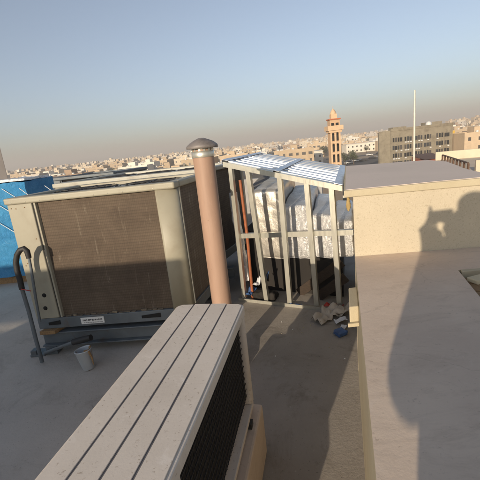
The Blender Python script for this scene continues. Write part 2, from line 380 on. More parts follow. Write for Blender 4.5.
        for k in range(16):
            u = lp+.05+k*.056+random.uniform(-.02, .02); hgt = random.choice((.004, .006, .008, .013, .018))
            fo.prism(quad(u, u+random.uniform(.03, .05), .012, .03), zb, zb+hgt)
        tag(obj('foam_strip', fo, M['ledge_dirt'], root), kind='stuff')
    return root, P, W
AFL, AFR = (-1.87, 3.06, 0), (-.478, 2.95, 0)
ADIR = (.276, .961, 0)
u1, PA, AW = ac_unit('packaged_air_conditioner', 'big beige air conditioner with brown coil face, standing behind the slatted condenser top', AFL, AFR, ADIR, .90, .255, 1.435, M['coil'], M['coil_dark'], M['beige'], 'large rooftop air conditioners')
u2, _, _ = ac_unit('packaged_air_conditioner', 'grey beige air conditioner hidden behind the big brown coil unit, only its top showing', (-2.06, 4.33, 0), (-.34, 4.10, 0), (.39, .92, 0), 1.25, .30, 1.455, M['coil_dark'], M['coil_dark'], M['beige_grey'], 'large rooftop air conditioners', False, 3)
u3, _, _ = ac_unit('packaged_air_conditioner', 'far dark sided air conditioner with a bluish top beside the blue tarpaulin bundle', (-3.35, 6.95, 0), (-2.15, 6.85, 0), (.3, .954, 0), 1.2, .35, 1.44, M['hole'], M['hole'], M['steel'], 'large rooftop air conditioners', False, 2)

def skids(label, PP, Wd, dep, top, group):
    root = thing('steel_skid', label, 'steel stand', PP(0, 0)+Vector((0, 0, 0)), group)
    for v0 in (.0, dep-.12):
        b = MB()
        a0, a1 = PP(-.02, v0+.05), PP(Wd+.05, v0+.05)
        b.bar(a0+Vector((0, 0, top-.008)), a1+Vector((0, 0, top-.008)), .10, .012)
        b.bar(a0+Vector((0, 0, top-.07)), a1+Vector((0, 0, top-.07)), .012, .112)
        b.bar(a0+Vector((0, 0, top-.132)), a1+Vector((0, 0, top-.132)), .10, .012)
        obj('beam', b, M['steel'], root, bevel=.003)
    for u in (.05, Wd-.1):
        for v0 in (.05, dep-.07):
            b = MB(); p = PP(u, v0); b.box(p.x-.05, p.x+.05, p.y-.05, p.y+.05, 0, top-.139); obj('foot', b, M['steel'], root, bevel=.003)
skids('blue grey steel beams carrying the big beige air conditioner off the floor', PA, AW, .90, .218, 'steel stands under the air conditioners')
PB = lambda u, v: Vector((-2.06, 4.33, 0))+Vector((.991, -.13, 0))*u+Vector((.39, .92, 0)).normalized()*v
skids('steel beams under the air conditioner that hides behind the brown coil unit', PB, 1.9, 1.35, .30, 'steel stands under the air conditioners')
PC = lambda u, v: Vector((-3.35, 6.95, 0))+Vector((.996, -.083, 0))*u+Vector((.3, .954, 0))*v
skids('steel beams under the far dark sided air conditioner', PC, 1.2, 1.2, .35, 'steel stands under the air conditioners')
for k, (u, v, lb) in enumerate(((.03, -.04, 'brown wood shim wedged under the front left corner of the big air conditioner'), (1.28, .0, 'brown wood shim wedged under the front right corner of the big air conditioner'))):
    b = MB(); p = PA(u, v); b.obox(p+Vector((0, 0, .2185)), Vector((.14, -.011, 0)), Vector((.05, .13, 0)), Vector((0, 0, .036)))
    solo('wood_shim', b, M['wood'], lb, 'wood shim', p, 'wood shims under the big air conditioner', bevel=.003)

# ------------------------------------------------------------------ vent pipe
vb = Vector((-.188, 2.6, 0)); rv = .073
root = thing('vent_pipe', 'pinkish vent pipe with a grey metal rain cap beside the air conditioner', 'vent pipe', vb)
zt = 1.655
b = MB(); b.tube([vb, vb+Vector((0, 0, .55)), vb+Vector((0, 0, 1.1)), vb+Vector((0, 0, zt))], rv, 40); obj('pipe', b, M['pvc'], root)
cap = MB(); cap.lathe(vb, [(rv+.003, zt-.052), (rv+.005, zt-.045), (rv+.005, zt-.012), (rv+.001, zt-.010)], 40)
cap.lathe(vb, [(rv-.004, zt-.02), (rv-.004, zt+.022)], 40)
co = obj('collar', cap, M['galv'], root)
for k in range(14):
    a = 2*math.pi*k/14; p = vb+Vector((math.cos(a)*(rv+.001), math.sin(a)*(rv+.001), zt-.012)); lv = MB(); lv.bar(p, p+Vector((0, 0, .036)), .014, .003, up=(math.cos(a), math.sin(a), 0))
    obj('slat', lv, M['galv'], co)
M['capgrey'] = mat('weathered_grey_cap', (.24, .215, .20), (.17, .15, .14), .62, .15, s=9, dirt=(.12, .10, .085), dirts=7, dlo=.5, dhi=.7)
cp = MB(); cp.lathe(vb, [(0, zt+.074), (.02, zt+.073), (.05, zt+.063), (.08, zt+.047), (.104, zt+.028), (.108, zt+.022), (.108, zt+.008), (.104, zt+.007), (.09, zt+.018), (.05, zt+.04), (0, zt+.05)], 40)
for v in cp.v: v.z += .004*noise.noise(v*18)
obj('rain_cap', cp, M['capgrey'], root)
b = MB(); b.lathe(vb, [(rv+.001, 0), (.16, 0), (.15, .05), (rv+.012, .09), (rv+.001, .09)], 28); obj('mortar_collar', b, M['ledge'], root)

# ------------------------------------------------------------------ condenser in the foreground
s0, s1 = Vector((-.353, 1.773, 0)), Vector((-.009, 1.695, 0))       # far short edge of the top
sx = (s1-s0).normalized(); sy = Vector((-sx.y, sx.x, 0))*-1
if sy.y > 0: sy = -sy
SW, SL, SZ = .353, 1.14, .90
Q = lambda u, v, z: s0+sx*u+sy*v+Vector((0, 0, z))
sroot = thing('split_condenser', 'off white condenser unit with grooved top in the foreground', 'air conditioner', Q(0, SL, .33))
def rrect(u0, u1, v0, v1, r, n=5):
    pts = []
    for cu, cv, a0 in ((u1-r, v0+r, -90), (u1-r, v1-r, 0), (u0+r, v1-r, 90), (u0+r, v0+r, 180)):
        for k in range(n+1):
            a = R(a0+90*k/n); pts.append((cu+r*math.cos(a), cv+r*math.sin(a)))
    return pts[::-1]
def rp_(mb, u0, u1, v0, v1, r, z0, z1, mi=0):
    mb.prism([Q(u, v, 0) for u, v in rrect(u0, u1, v0, v1, r)], z0, z1, mi)
b = MB(); rp_(b, 0, SW, 0, SL, .035, SZ-.05, SZ-.0035)
cover = obj('top_cover', b, M['split_top'], sroot, bevel=.006, seg=3)
gr = [.0, .092, .178, .262, SW]
for i in range(4):
    b = MB(); a0 = gr[i]+(.004 if i else .012); a1 = gr[i+1]-(.004 if i < 3 else .012)
    e = .012 if i in (0, 3) else .006
    b.prism([Q(a0, e+(.02 if i == 0 else 0), 0), Q(a0+(.02 if i == 0 else 0), e, 0), Q(a1-(.02 if i == 3 else 0), e, 0), Q(a1, e+(.02 if i == 3 else 0), 0), Q(a1, SL-.012, 0), Q(a0, SL-.012, 0)][::-1], SZ-.003, SZ+.0015)
    obj('raised_panel', b, M['split_top'], cover, bevel=.0022)
M['groove'] = mat('dark_groove', (.16, .15, .15), (.12, .11, .11), .8, s=20)  # darker strips along the bottoms of the grooves
for gx in gr[1:4]:
    b = MB(); b.prism([Q(gx-.0035, .012, 0), Q(gx+.0035, .012, 0), Q(gx+.0035, SL-.012, 0), Q(gx-.0035, SL-.012, 0)][::-1], SZ-.003, SZ-.0018)
    obj('groove', b, M['groove'], cover)
b = MB(); rp_(b, .012, .30, .03, SL-.012, .02, .36, SZ-.051); obj('casing', b, M['split_top'], sroot, bevel=.004)
for v0, v1 in ((.008, .06), (SL-.22, SL-.006)):
    b = MB(); rp_(b, .25, SW-.006, v0, v1, .018, .36, SZ-.0515); obj('corner_post', b, M['split_top'], sroot, bevel=.004)
M['mesh_black'] = mat('black_guard_mesh', (.015, .014, .014), (.03, .028, .027), .6, .2, s=60)
b = MB(); b.prism([Q(.301, .06, 0), Q(.315, .06, 0), Q(.315, SL-.22, 0), Q(.301, SL-.22, 0)][::-1], .40, SZ-.052)
cg = obj('coil_guard', b, M['mesh_black'], sroot)
b = MB()
for k in range(36):
    v = .072+k*.0235; b.bar(Q(.32, v, .40), Q(.32, v, SZ-.053), .003, .003, up=(0, 1, 0))
for k in range(14):
    z = .42+k*.033; b.bar(Q(.324, .06, z), Q(.324, SL-.22, z), .003, .003)
obj('guard_wire', b, M['dark_metal'], cg)
b = MB(); rp_(b, .006, SW-.006, .006, SL-.006, .03, .335, .3595); obj('base_pan', b, M['split_top'], sroot, bevel=.004)
for v in (.13, SL-.15):
    b = MB(); b.prism([Q(-.01, v, 0), Q(SW+.005, v, 0), Q(SW+.005, v+.04, 0), Q(-.01, v+.04, 0)][::-1], .305, .334); obj('foot', b, M['dark_metal'], sroot)
b = MB(); b.prism([Q(-.08, -.03, 0), Q(SW+.03, -.02, 0), Q(SW+.03, SL+.06, 0), Q(-.08, SL+.06, 0)][::-1], 0, .304)
solo('concrete_plinth', b, M['ledge'], 'low cement plinth under the off white condenser unit', 'plinth', Q(0, SL, 0), bevel=.012)

# ------------------------------------------------------------------ block and ledge on the right
bl0 = Vector((.745, 2.331, 0)); wr = Vector((1.524, 2.25, 0))-bl0; wr.normalize()
BL = lambda a, d: bl0+wr*a+DD*d
ZL, ZS = .865, 1.311
bfl = Vector((.76, 2.33, 0))
root = thing('rooftop_block', 'cream rendered block with a flat grey top on the right of the roof', 'masonry block', BL(0, 0))
p_bl, p_br, p_r2 = atz(345, 166, ZS), atz(428, 160, ZS), atz(480, 172.4, ZS)
edge = (p_r2-p_br).normalized()
fl2 = lambda p: Vector((p.x, p.y, 0))
e1, e2, e3, e4 = (fl2(atz(x, y, ZS)) for x, y in ((428, 160), (446, 161.5), (465, 169), (480, 172.4)))
ed_ = (e4-e3).normalized(); n_w = Vector((-wr.y, wr.x, 0)); tt = (bl0-e4).dot(n_w)/ed_.dot(n_w)
Rf = e4+ed_*tt if 0 < tt < 4 else bl0+wr*1.3
poly = [bl0, Rf, e4, e3, e2, e1, fl2(atz(357, 165.5, ZS))]
lf = fl2(atplane(343.5, 190, bl0, wr))
ptop = [lf-n_w*.008, Rf-n_w*.008+wr*.02, e4+wr*.01, e3+wr*.01, e2+wr*.01, e1+DD*.02, fl2(atz(345, 166, ZS))]
b = MB(); b.prism(poly, 0, ZS-.05); obj('wall', b, M['render'], root)
cen = sum(ptop, Vector((0, 0, 0)))/len(ptop); tp = ptop
b = MB(); b.prism(tp, ZS-.049, ZS-.004); obj('coping', b, M['plaster'], root, bevel=.006)
tq = [cen+(p-cen)*.985 for p in ptop]
b = MB(); b.prism(tq, ZS-.003, ZS); obj('roof_sheet', b, M['slab_top'], root)

ll = [Vector((.745, 2.328, 0)), Vector((.398, 1.167, 0)), Vector((.06, .04, 0))]       # left edge of the ledge
root = thing('parapet_ledge', 'low cement topped ledge wall in front of the cream block', 'ledge', ll[1])
cut0, cut1 = atz(458, 270, ZL), atz(480, 297, ZL); cd_ = (cut0-cut1).normalized()
cutb = cut1-cd_*.28; 
near = Vector((.20, .48, 0))
wbase = lambda a: bl0+wr*a-Vector((0, .003, 0))
r1 = wbase(1.95)
cut0 = Vector((cut0.x, cut0.y, 0)); cutb = Vector((cutb.x, cutb.y, 0))
across = (wr*.995+Vector((0, .0, 0))).normalized()
c_r = cut0+across*1.45
cb_r = cutb+across*1.45
n_r = near+across*2.4
E1 = wbase(0); 
# ledge top as ring pieces round the open well (butted end to end)
topm = M['ledge']
def piece(pts, z0, z1, name, m, parent, bev=0): 
    q = MB(); q.prism(pts, z0, z1); return obj(name, q, m, parent, bevel=bev)
mid = Vector((ll[0].x+(near.x-ll[0].x)*(ll[0].y-cutb.y)/(ll[0].y-near.y), cutb.y, 0))
lx = lambda y: .745+(y-2.328)*(.745-.398)/(2.328-1.167)
poly_left = [Vector((lx(near.y), near.y, 0)), Vector((cutb.x+(near.y-cutb.y)*.31, near.y, 0)), cutb, cut0, c_r, r1, E1]
piece(poly_left, 0, ZL-.003, 'wall', M['plaster'], root)
piece([cen2 for cen2 in poly_left], ZL-.002, ZL, 'cement_top', topm, root)
# small projecting corbel on its left face
pb = [Vector((lx(y)-dx, y, 0)) for y, dx in ((1.75, .05), (1.75, .001), (2.0, .001), (2.0, .05))]
piece(pb, .70, .79, 'corbel', M['plaster'], root, .006)
piece([Vector((lx(y)-dx, y, 0)) for y, dx in ((1.73, .06), (1.73, .0005), (1.749, .0005), (1.749, .06))], .685, .705, 'corbel_lip', M['plaster'], root, .004)
pw = [Vector((lx(2.20)-.07, 2.20, 0)), Vector((lx(2.20)-.001, 2.20, 0)), Vector((lx(2.33)-.001, 2.33, 0)), Vector((lx(2.33)-.07, 2.33, 0))]
# the well
wl = thing('roof_well', 'sunken pit behind the ledge with wooden boards in it', 'pit', cut0)
piece([cutb+across*.002, cb_r, c_r, cut0+across*.002], 0, .55, 'pit_floor', M['ledge'], wl)
edg = MB(); edg.prism([cut0+Vector((0, -.034, 0)), c_r+Vector((0, -.034, 0)), c_r+Vector((0, -.003, 0)), cut0+Vector((.012, -.003, 0))], .56, ZL+.004); obj('kerb', edg, M['plaster'], wl, bevel=.004)
random.seed(11)
for k in range(4):
    a = cut0+across*(.01+.0*k)-cd_*(.06+.095*k); a.z = .812+.004*(k % 2)
    q = MB(); q.obox(a, across*1.1, -cd_*.085, Vector((0, 0, .028)))
    solo('timber_board', q, M['wood'], ['brown board nearest the cream wall in the pit', 'second brown board from the cream wall in the pit', 'third brown board from the cream wall in the pit', 'brown board nearest the camera in the pit'][k], 'board', a, 'timber boards in the pit', bevel=.003)
a = cut0+across*.02-cd_*.4; q = MB()
q.obox(a+across*.1+Vector((0, 0, .552)), across*.9, cd_*.05, Vector((0, 0, .258))); q.obox(a+across*.1+cd_*.3+Vector((0, 0, .552)), across*.9, cd_*.05, Vector((0, 0, .258)))
solo('timber_bearer', q, M['wood2'], 'dark bearers under the brown boards in the pit', 'timber', a)
c = at(477.5, 285, 1.73); q = MB(); q.obox((c.x, c.y, .846), across*.16+Vector((0, 0, .035)), Vector((-.02, .06, 0)), Vector((.0, 0, .022)))
for v in q.v: v += Vector(noise.noise_vector(v*14))*.006
solo('stone_chip', q, M['plaster'], 'pale flat chip of stone lying on the boards at the right edge', 'stone', c, bevel=.004)

# ------------------------------------------------------------------ metal stud frame
TL, TR = Vector((-.062, 3.80, 1.51)), Vector((.926, 3.25, 1.215))
TBL, TBR = Vector((.436, 5.30, 1.51)), Vector((1.57, 5.28, 1.215))
fx = (TR-TL); fh = Vector((fx.x, fx.y, 0)).normalized(); fn = Vector((-fh.y, fh.x, 0))
fr = thing('stud_frame', 'galvanised metal stud frame with a slatted sloping roof over the foil ducts', 'metal frame', (TL.x, TL.y, 0))
def railz(p):  # height of the top rail above a floor point of the front line
    s = (Vector((p.x, p.y, 0))-Vector((TL.x, TL.y, 0))).dot(fh)/Vector((fx.x, fx.y, 0)).length
    return TL.z+(TR.z-TL.z)*s
def channel(mb, a, b, w, d, th, wdir, ddir):             # C profile: web faces the camera, two flanges behind
    a, b = Vector(a), Vector(b); wd, dd_ = Vector(wdir).normalized(), Vector(ddir).normalized()
    mb.obox(a-wd*w/2, b-a, wd*w, dd_*th)
    mb.obox(a-wd*w/2+dd_*(th+.0003), b-a, wd*th, dd_*(d-th)); mb.obox(a+wd*(w/2-th)+dd_*(th+.0003), b-a, wd*th, dd_*(d-th))
stud_px = [(229.5, 170, 243.5, 301), (247, 178, 266, 305), (279, 184, 289.5, 309), (306, 190, 316.5, 313), (331, 196, 339.5, 318), (351, 205, 357, 300)]
tilt = 0
for i, (x0, y0, x1, y1) in enumerate(stud_px[:5]):
    top = atplane(x0, y0, (TL.x, TL.y, 0), fh); bot = atplane(x1, y1, (TL.x, TL.y, 0), fh)
    bot.z = .032; zt_ = railz(top)-.012; top.z = zt_
    b = MB(); channel(b, bot+fn*.012, top+fn*.012, (.046 if i else .042), .045, .003, fh, fn); obj('stud', b, M['galv'], fr)
b = MB(); b.obox(TL-fh*.03+fn*-.004+Vector((0, 0, -.045)), fx+fh*.05, fn*.006, Vector((0, 0, .05))); b.obox(TL-fh*.03+fn*.002+Vector((0, 0, .001)), fx+fh*.05, fn*.075, Vector((0, 0, .004)))
obj('top_rail', b, M['galv'], fr)
m0 = atplane(237, 240, (TL.x, TL.y, 0), fh); m1 = atplane(352, 237, (TL.x, TL.y, 0), fh)
b = MB(); b.obox(m0+fn*.062, m1-m0, fn*.004, Vector((0, 0, .05))); b.obox(m0+fn*.0665, m1-m0, fn*.04, Vector((0, 0, .004))); b.obox(m0+fn*.0665+Vector((0, 0, .046)), m1-m0, fn*.04, Vector((0, 0, .004)))
obj('mid_rail', b, M['galv'], fr)
f0 = Vector((TL.x-.02, TL.y+.01, 0)); f1 = f0+fh*1.16
b = MB(); b.obox(f0-fn*.012, f1-f0, fn*.085, Vector((0, 0, .004))); b.obox(f0-fn*.012+Vector((0, 0, .0045)), f1-f0, fn*.003, Vector((0, 0, .03)))
obj('bottom_track', b, M['galv'], fr)
for i, (a, tp_) in enumerate(((TBL, .0), (TBR, .0))):
    b = MB(); channel(b, (a.x, a.y, 0), (a.x, a.y, a.z-.02), .058, .045, .003, fh, fn); obj('stud', b, M['galv'], fr)
npur = 9
for k in range(npur):
    s = (k+.62)/npur
    random.seed(60+k); a = TL.lerp(TBL, s+random.uniform(-.018, .018)); c_ = TR.lerp(TBR, s+random.uniform(-.018, .018)); a += (a-c_)*random.uniform(-.02, .01); zj = random.uniform(-.006, .001); a.z += zj; c_.z += zj; dirp = (c_-a); dep = (TBL-TL).lerp(TBR-TR, .5).normalized()
    up = dirp.cross(dep).normalized(); up = up if up.z > 0 else -up
    wd = (.095, .07, .11, .10, .075, .11, .09, .105, .08)[k]
    b = MB(); b.obox(a-dep*wd/2+up*.010, dirp, dep*wd, up*.003); b.obox(a-dep*wd/2-up*.028, dirp, dep*.003, up*.0375); b.obox(a+dep*(wd/2-.003)-up*.028, dirp, dep*.003, up*.0375)
    obj('purlin', b, M['galv_top'], fr)
for s, nm, wd in ((-.012, 'end_bar', .06), (.47, 'cross_bar', .06), (.985, 'end_bar', .075)):
    a = TL.lerp(TR, s); c_ = TBL.lerp(TBR, s); dep = c_-a; up = fx.cross(dep).normalized(); up = up if up.z > 0 else -up
    b = MB(); b.obox(a-fx.normalized()*wd/2+up*.0145, dep, fx.normalized()*wd, up*.004); b.obox(a-fx.normalized()*wd/2-up*.03, dep, fx.normalized()*.003, up*.044)
    obj(nm, b, M['galv_top'], fr)

# ------------------------------------------------------------------ foil ducts inside the frame
dl = Vector((TL.x, TL.y, 0))+fn*.34
def roundbox(o, ax, ay, az, n, r):
    o, ax, ay, az = map(Vector, (o, ax, ay, az)); mb = MB(); gridbox(mb, (-.5, -.5, -.5), (1, 0, 0), (0, 1, 0), (0, 0, 1), n)
    L = (ax.length, ay.length, az.length); key = {}; vs = []; idx = []
    for v in mb.v:
        k = tuple(round(q, 4) for q in v)
        if k not in key:
            key[k] = len(vs); p = Vector([v[i]*L[i] for i in range(3)]); c = Vector([max(-(L[i]/2-r), min(L[i]/2-r, p[i])) for i in range(3)]); d = p-c
            if d.length > r: d = d.normalized()*r
            p = c+d; vs.append(o+ax*(p[0]/L[0]+.5)+ay*(p[1]/L[1]+.5)+az*(p[2]/L[2]+.5))
        idx.append(key[k])
    out = MB(); out.add(vs, [[idx[i] for i in f] for f in mb.f], 0, True); return out
def crumple(mb, amp, sc_):
    for v in mb.v: v += Vector(noise.noise_vector(v*sc_))*amp+Vector(noise.noise_vector(v*sc_*3.1+Vector((5, 2, 1))))*amp*.45
def gridbox(mb, o, ax, ay, az, n=(6, 6, 6)):
    o, ax, ay, az = map(Vector, (o, ax, ay, az))
    for (a, b_, c_, na, nb) in ((ax, az, Vector(), n[0], n[2]), (ax, az, ay, n[0], n[2]), (ay, az, Vector(), n[1], n[2]), (ay, az, ax, n[1], n[2]), (ax, ay, az, n[0], n[1]), (ax, ay, Vector(), n[0], n[1])):
        vs = [o+c_+a*(i/na)+b_*(j/nb) for j in range(nb+1) for i in range(na+1)]
        fs = [[j*(na+1)+i, j*(na+1)+i+1, (j+1)*(na+1)+i+1, (j+1)*(na+1)+i] for j in range(nb) for i in range(na)]
        mb.add(vs, fs)
duct = [((250, 184), (281.5, 196), 259, 'tallest foil wrapped duct, dull tan, behind the second stud from the left', 'foil_dull'),
        ((282, 200), (310.5, 212), 260, 'foil wrapped duct behind the middle studs', 'foil'),
        ((311, 211), (332.5, 219), 259, 'narrow foil wrapped duct left of the last stud', 'foil'),
        ((333, 219), (354, 224), 258, 'lowest foil wrapped duct, against the cream block', 'foil')]
for i, (a, b_, yb, lb, mk) in enumerate(duct):
    p0 = atplane(a[0], a[1], dl, fh); p1 = atplane(b_[0], b_[1], dl, fh); pz = atplane((a[0]+b_[0])/2, yb, dl, fh).z
    ln = [1.1, 1.0, .9, .75][i]
    q = roundbox((p0.x, p0.y, pz), (p1.x-p0.x, p1.y-p0.y, 0), DD*ln+Vector((0, 0, .10)), (0, 0, (p0.z+p1.z)/2-pz), (14, 18, 26), .038)
    crumple(q, .012, 4)
    o = solo('foil_duct', q, M[mk], lb, 'duct', (p0.x, p0.y, pz), 'foil wrapped ducts inside the frame')
# grey canvas covering between the ducts
M['canvas'] = mat('grey_duct_canvas', (.30, .29, .28), (.24, .235, .23), .7, s=7, bs=.4, bscale=30)
q = MB(); a0 = dl+fn*.10
P0, P1 = atplane(250, 182, a0, fh), atplane(350, 238, a0, fh)
n = 14; vs = []
for j in range(7):
    for i in range(n+1):
        p = P0.lerp(P1, i/n)+DD*(.95*j/6); p.z = P0.lerp(P1, i/n).z-.05+.06*math.sin(i/n*12)*.4+.10*(j/6); vs.append(p)
m_ = len(vs); vs2 = vs+[v-Vector((0, 0, .03)) for v in vs]; fs = []
for j in range(6):
    for i in range(n):
        f_ = [j*(n+1)+i, j*(n+1)+i+1, (j+1)*(n+1)+i+1, (j+1)*(n+1)+i]; fs += [f_, [k+m_ for k in f_][::-1]]
q.add(vs2, fs, 0, True); solo('duct_canvas', q, M['canvas'], 'grey canvas sheet draped between the foil ducts under the slats', 'canvas sheet', P0)
# dark plenum under the ducts
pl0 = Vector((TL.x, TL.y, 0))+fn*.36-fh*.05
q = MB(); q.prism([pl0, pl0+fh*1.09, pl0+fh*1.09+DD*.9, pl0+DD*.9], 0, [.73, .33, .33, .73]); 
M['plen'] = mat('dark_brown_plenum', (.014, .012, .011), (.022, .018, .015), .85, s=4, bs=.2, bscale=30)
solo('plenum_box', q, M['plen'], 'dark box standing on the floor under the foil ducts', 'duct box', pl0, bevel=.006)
# tall foil wrapped riser on the left and the orange pipe
a, c_ = atplane(233, 192, dl-fn*.2, fh), atplane(246, 280, dl-fn*.2, fh)
q = MB(); q.tube([a+(c_-a)*(k/14)+Vector(noise.noise_vector(Vector((k*.9, 1, 2))))*.012 for k in range(15)], [.045+.012*noise.noise(Vector((k*1.3, 3, 1))) for k in range(15)], 16)
crumple(q, .010, 14); solo('foil_riser', q, M['foil'], 'thin vertical foil wrapped pipe at the left end of the frame', 'insulated pipe', c_)
a, c_ = atplane(240, 180, dl-fn*.24, fh), atplane(253, 300, dl-fn*.24, fh)
q = MB(); mid_ = a.lerp(c_, .45)+Vector((.012, 0, 0)); q.tube([a.lerp(mid_, k/8) for k in range(8)]+[mid_.lerp(c_, k/8) for k in range(9)], .016, 14)
solo('orange_pipe', q, M['copper'], 'orange sleeved pipe running up beside the foil riser', 'pipe', c_)
# planks leaning in the dark
for k, (x0, y0, x1, y1, lb) in enumerate(((342, 262, 300, 306, 'upper dusty plank leaning under the foil ducts'), (346, 277, 318, 310, 'lower dusty plank leaning under the foil ducts'))):
    pp = Vector((TL.x, TL.y, 0))+fn*(.31-.07*k)
    a, c_ = atplane(x0, y0, pp, fh), atplane(x1, y1, pp, fh); c_.z = max(c_.z, .02)
    q = MB(); q.bar(a, c_, .10, .018, up=fn); solo('plank', q, M['wood2'], lb, 'plank', c_, 'planks leaning inside the frame', bevel=.002)
yc = atplane(348.5, 204, dl-fn*.12, fh); q = MB(); q.ball(yc, .022, 1, .8, 3.0, 16); crumple(q, .012, 22)
solo('insulation_foam', q, mat('yellow_foam', (.42, .31, .13), (.30, .21, .09), .9, s=20, bs=.5, bscale=40), 'yellow insulation foam wedged between the last stud and the cream block', 'foam', yc)
# ------------------------------------------------------------------ litter by the frame
def scrap(name, c, sx_, sy_, rz, m, label, cat, seed, amp=.03, lift=.05, group=None):
    random.seed(seed); n = 15; vs = []; ca, sa = math.cos(R(rz)), math.sin(R(rz))
    for j in range(n):
        for i in range(n):
            x, y = (i/(n-1)-.5)*sx_, (j/(n-1)-.5)*sy_
            z = .008+abs(noise.noise(Vector((x*13+seed, y*13, seed*.7))))*amp*1.5+abs(noise.noise(Vector((x*34, y*34+seed, 3))))*amp*.5+lift*max(0, (i/(n-1)-.4))**1.5; x += .25*sy_*noise.noise(Vector((y*14, seed, 0)))*(abs(i/(n-1)-.5)*2); y += .3*sy_*noise.noise(Vector((x*12, seed, 5)))*(abs(j/(n-1)-.5)*2)
            vs.append(Vector((c[0]+x*ca-y*sa, c[1]+x*sa+y*ca, c[2]+z)))
    N = len(vs); fs = []
    vs += [v-Vector((0, 0, .004)) for v in vs]
    for j in range(n-1):
        for i in range(n-1):
            f_ = [j*n+i, j*n+i+1, (j+1)*n+i+1, (j+1)*n+i]; fs += [f_, [k+N for k in f_][::-1]]
    rim_ = [i for i in range(n)]+[j*n+n-1 for j in range(1, n)]+[(n-1)*n+i for i in range(n-2, -1, -1)]+[j*n for j in range(n-2, 0, -1)]
    for k in range(len(rim_)):
        a, b_ = rim_[k], rim_[(k+1) % len(rim_)]; fs.append([b_, a, a+N, b_+N])
    q = MB(); q.add(vs, fs, 0, True); return solo(name, q, m, label, cat, c, group)
p = lambda x, y, z=0: atz(x, y, z)
scrap('cardboard', p(327, 318), .30, .15, 30, M['card'], 'torn beige cardboard lying against the foot of the studs', 'cardboard', 3, .06, .12)
scrap('cardboard', p(341, 315), .18, .15, -20, M['card'], 'folded cardboard flap in the corner by the ledge', 'cardboard', 8, .05, .16)
scrap('paper', p(341, 323), .11, .09, 10, M['paper'], 'white paper scrap above the blue carton', 'paper', 5, .03, .05)
scrap('paper', p(343, 329), .07, .05, 60, M['paper'], 'small torn white paper touching the blue carton', 'paper', 9, .02, .03)
scrap('wrapper', p(334, 308, .02), .17, .06, -20, M['red'], 'red plastic wrapper behind the cardboard', 'wrapper', 12, .03, .04)
c_ = p(344, 336); q = MB(); q.obox(c_+Vector((-.05, -.03, .001)), Vector((.085, .04, .012)), Vector((-.035, .075, .004)), Vector((0, -.004, .035)), ); c_keep = c_
q = roundbox(c_+Vector((-.05, -.03, .001)), (.085, .04, .006), (-.035, .075, .004), (.004, -.004, .035), (10, 10, 6), .004); crumple(q, .007, 22)
for v in q.v: v.z = max(v.z, .001)
solo('carton', q, M['bluebox'], 'small blue carton on the floor by the ledge', 'carton', c_, bevel=.003)
bp = Vector((TL.x, TL.y, 0))
for x_, y_, w_, h_, rz_, mk, lb, sd in ((251, 292, .15, .07, 50, 'bluebox', 'crumpled blue plastic bag behind the two left studs', 31), (257, 284, .09, .06, 40, 'paper', 'white scrap lying on the crumpled blue bag', 32), (266, 277, .07, .05, 20, 'bluebox', 'small blue scrap deeper inside the frame', 33)):
    c_ = atplane(x_, y_, bp+fn*.10, fh); scrap('plastic_scrap', (c_.x, c_.y, max(.0, c_.z-.03)), w_, h_, rz_, M[mk], lb, 'plastic scrap', sd, .06, .10)
q = MB(); q0 = bp+fn*.06+fh*.10; q = roundbox(q0+Vector((0, 0, .001)), fh*.28, fn*.15, Vector((0, 0, .085)), (24, 14, 10), .03); crumple(q, .022, 9); crumple(q, .008, 30)
for v in q.v: v.z = max(v.z, .001)
solo('rag_bundle', q, M['plen'], 'dark rag bundle on the floor inside the left end of the frame', 'rag', q0)
scrap('wrapper', p(296, 306, .01), .12, .03, -28, M['bluebox'], 'flattened blue wrapper on the bottom track of the frame', 'wrapper', 15, .02, .01)
random.seed(21)
for k in range(10):
    c_ = p(random.uniform(262, 345), random.uniform(322, 372)); r_ = random.uniform(.003, .007)
    q = MB(); q.ball(c_+Vector((0, 0, r_*.6)), r_, 1, .8, .7, 8)
    for v in q.v: v += Vector(noise.noise_vector(v*90))*r_*.4
    solo('pebble', q, M['plaster'] if k % 3 else M['white'], 'tiny pale pebble on the dusty floor before the frame', 'pebble', c_, 'pebbles on the dusty floor')

# ------------------------------------------------------------------ things left of the unit
root = thing('pipe_hook', 'bent grey pipe with black rubber sleeve beside the left edge of the big air conditioner', 'pipe', at(40, 352, 2.93))
Yp = 2.9
k_ = [at(x, y, Yp) for x, y in ((40, 354), (36, 340), (29, 312), (22, 289))]
k_[0].z = .02
q = MB(); q.tube(k_, .016, 14); obj('pipe', q, M['steel'], root)
hk = [at(x, y, Yp) for x, y in ((22, 289), (20, 280), (17, 270), (16, 262), (17, 255), (20, 250), (24, 248.5), (27, 251), (29, 258))]
q = MB(); q.tube(hk, [.022]*8+[.02], 14); obj('rubber_sleeve', q, M['black'], root)
q = MB(); q.tube([at(29, 258, Yp), at(31, 268, Yp), at(36, 300, Yp), at(40, 322, Yp)], .011, 12); obj('pipe', q, M['steel'], root)
q = MB(); q.tube([at(21, 289, Yp-.03), at(26, 290, Yp-.03), at(31, 291, Yp)], .004, 8); obj('red_tie', q, M['red'], root)
fp = atz(40, 354, 0); q = MB(); q.box(fp.x-.06, fp.x+.07, fp.y-.05, fp.y+.07, .001, .022); q.box(fp.x-.05, fp.x+.0, fp.y-.05, fp.y+.02, .0225, .06); obj('foot_plate', q, M['steel'], root, bevel=.003)
a, c_ = atz(45, 353, .025), at(74, 342, 2.86)
root = thing('loose_pipe', 'loose steel pipe with a dark rubber end lying before the air conditioner stand', 'pipe', a)
q = MB(); q.tube([a, a.lerp(c_, .5), c_], .016, 14); obj('pipe', q, M['steel'], root)
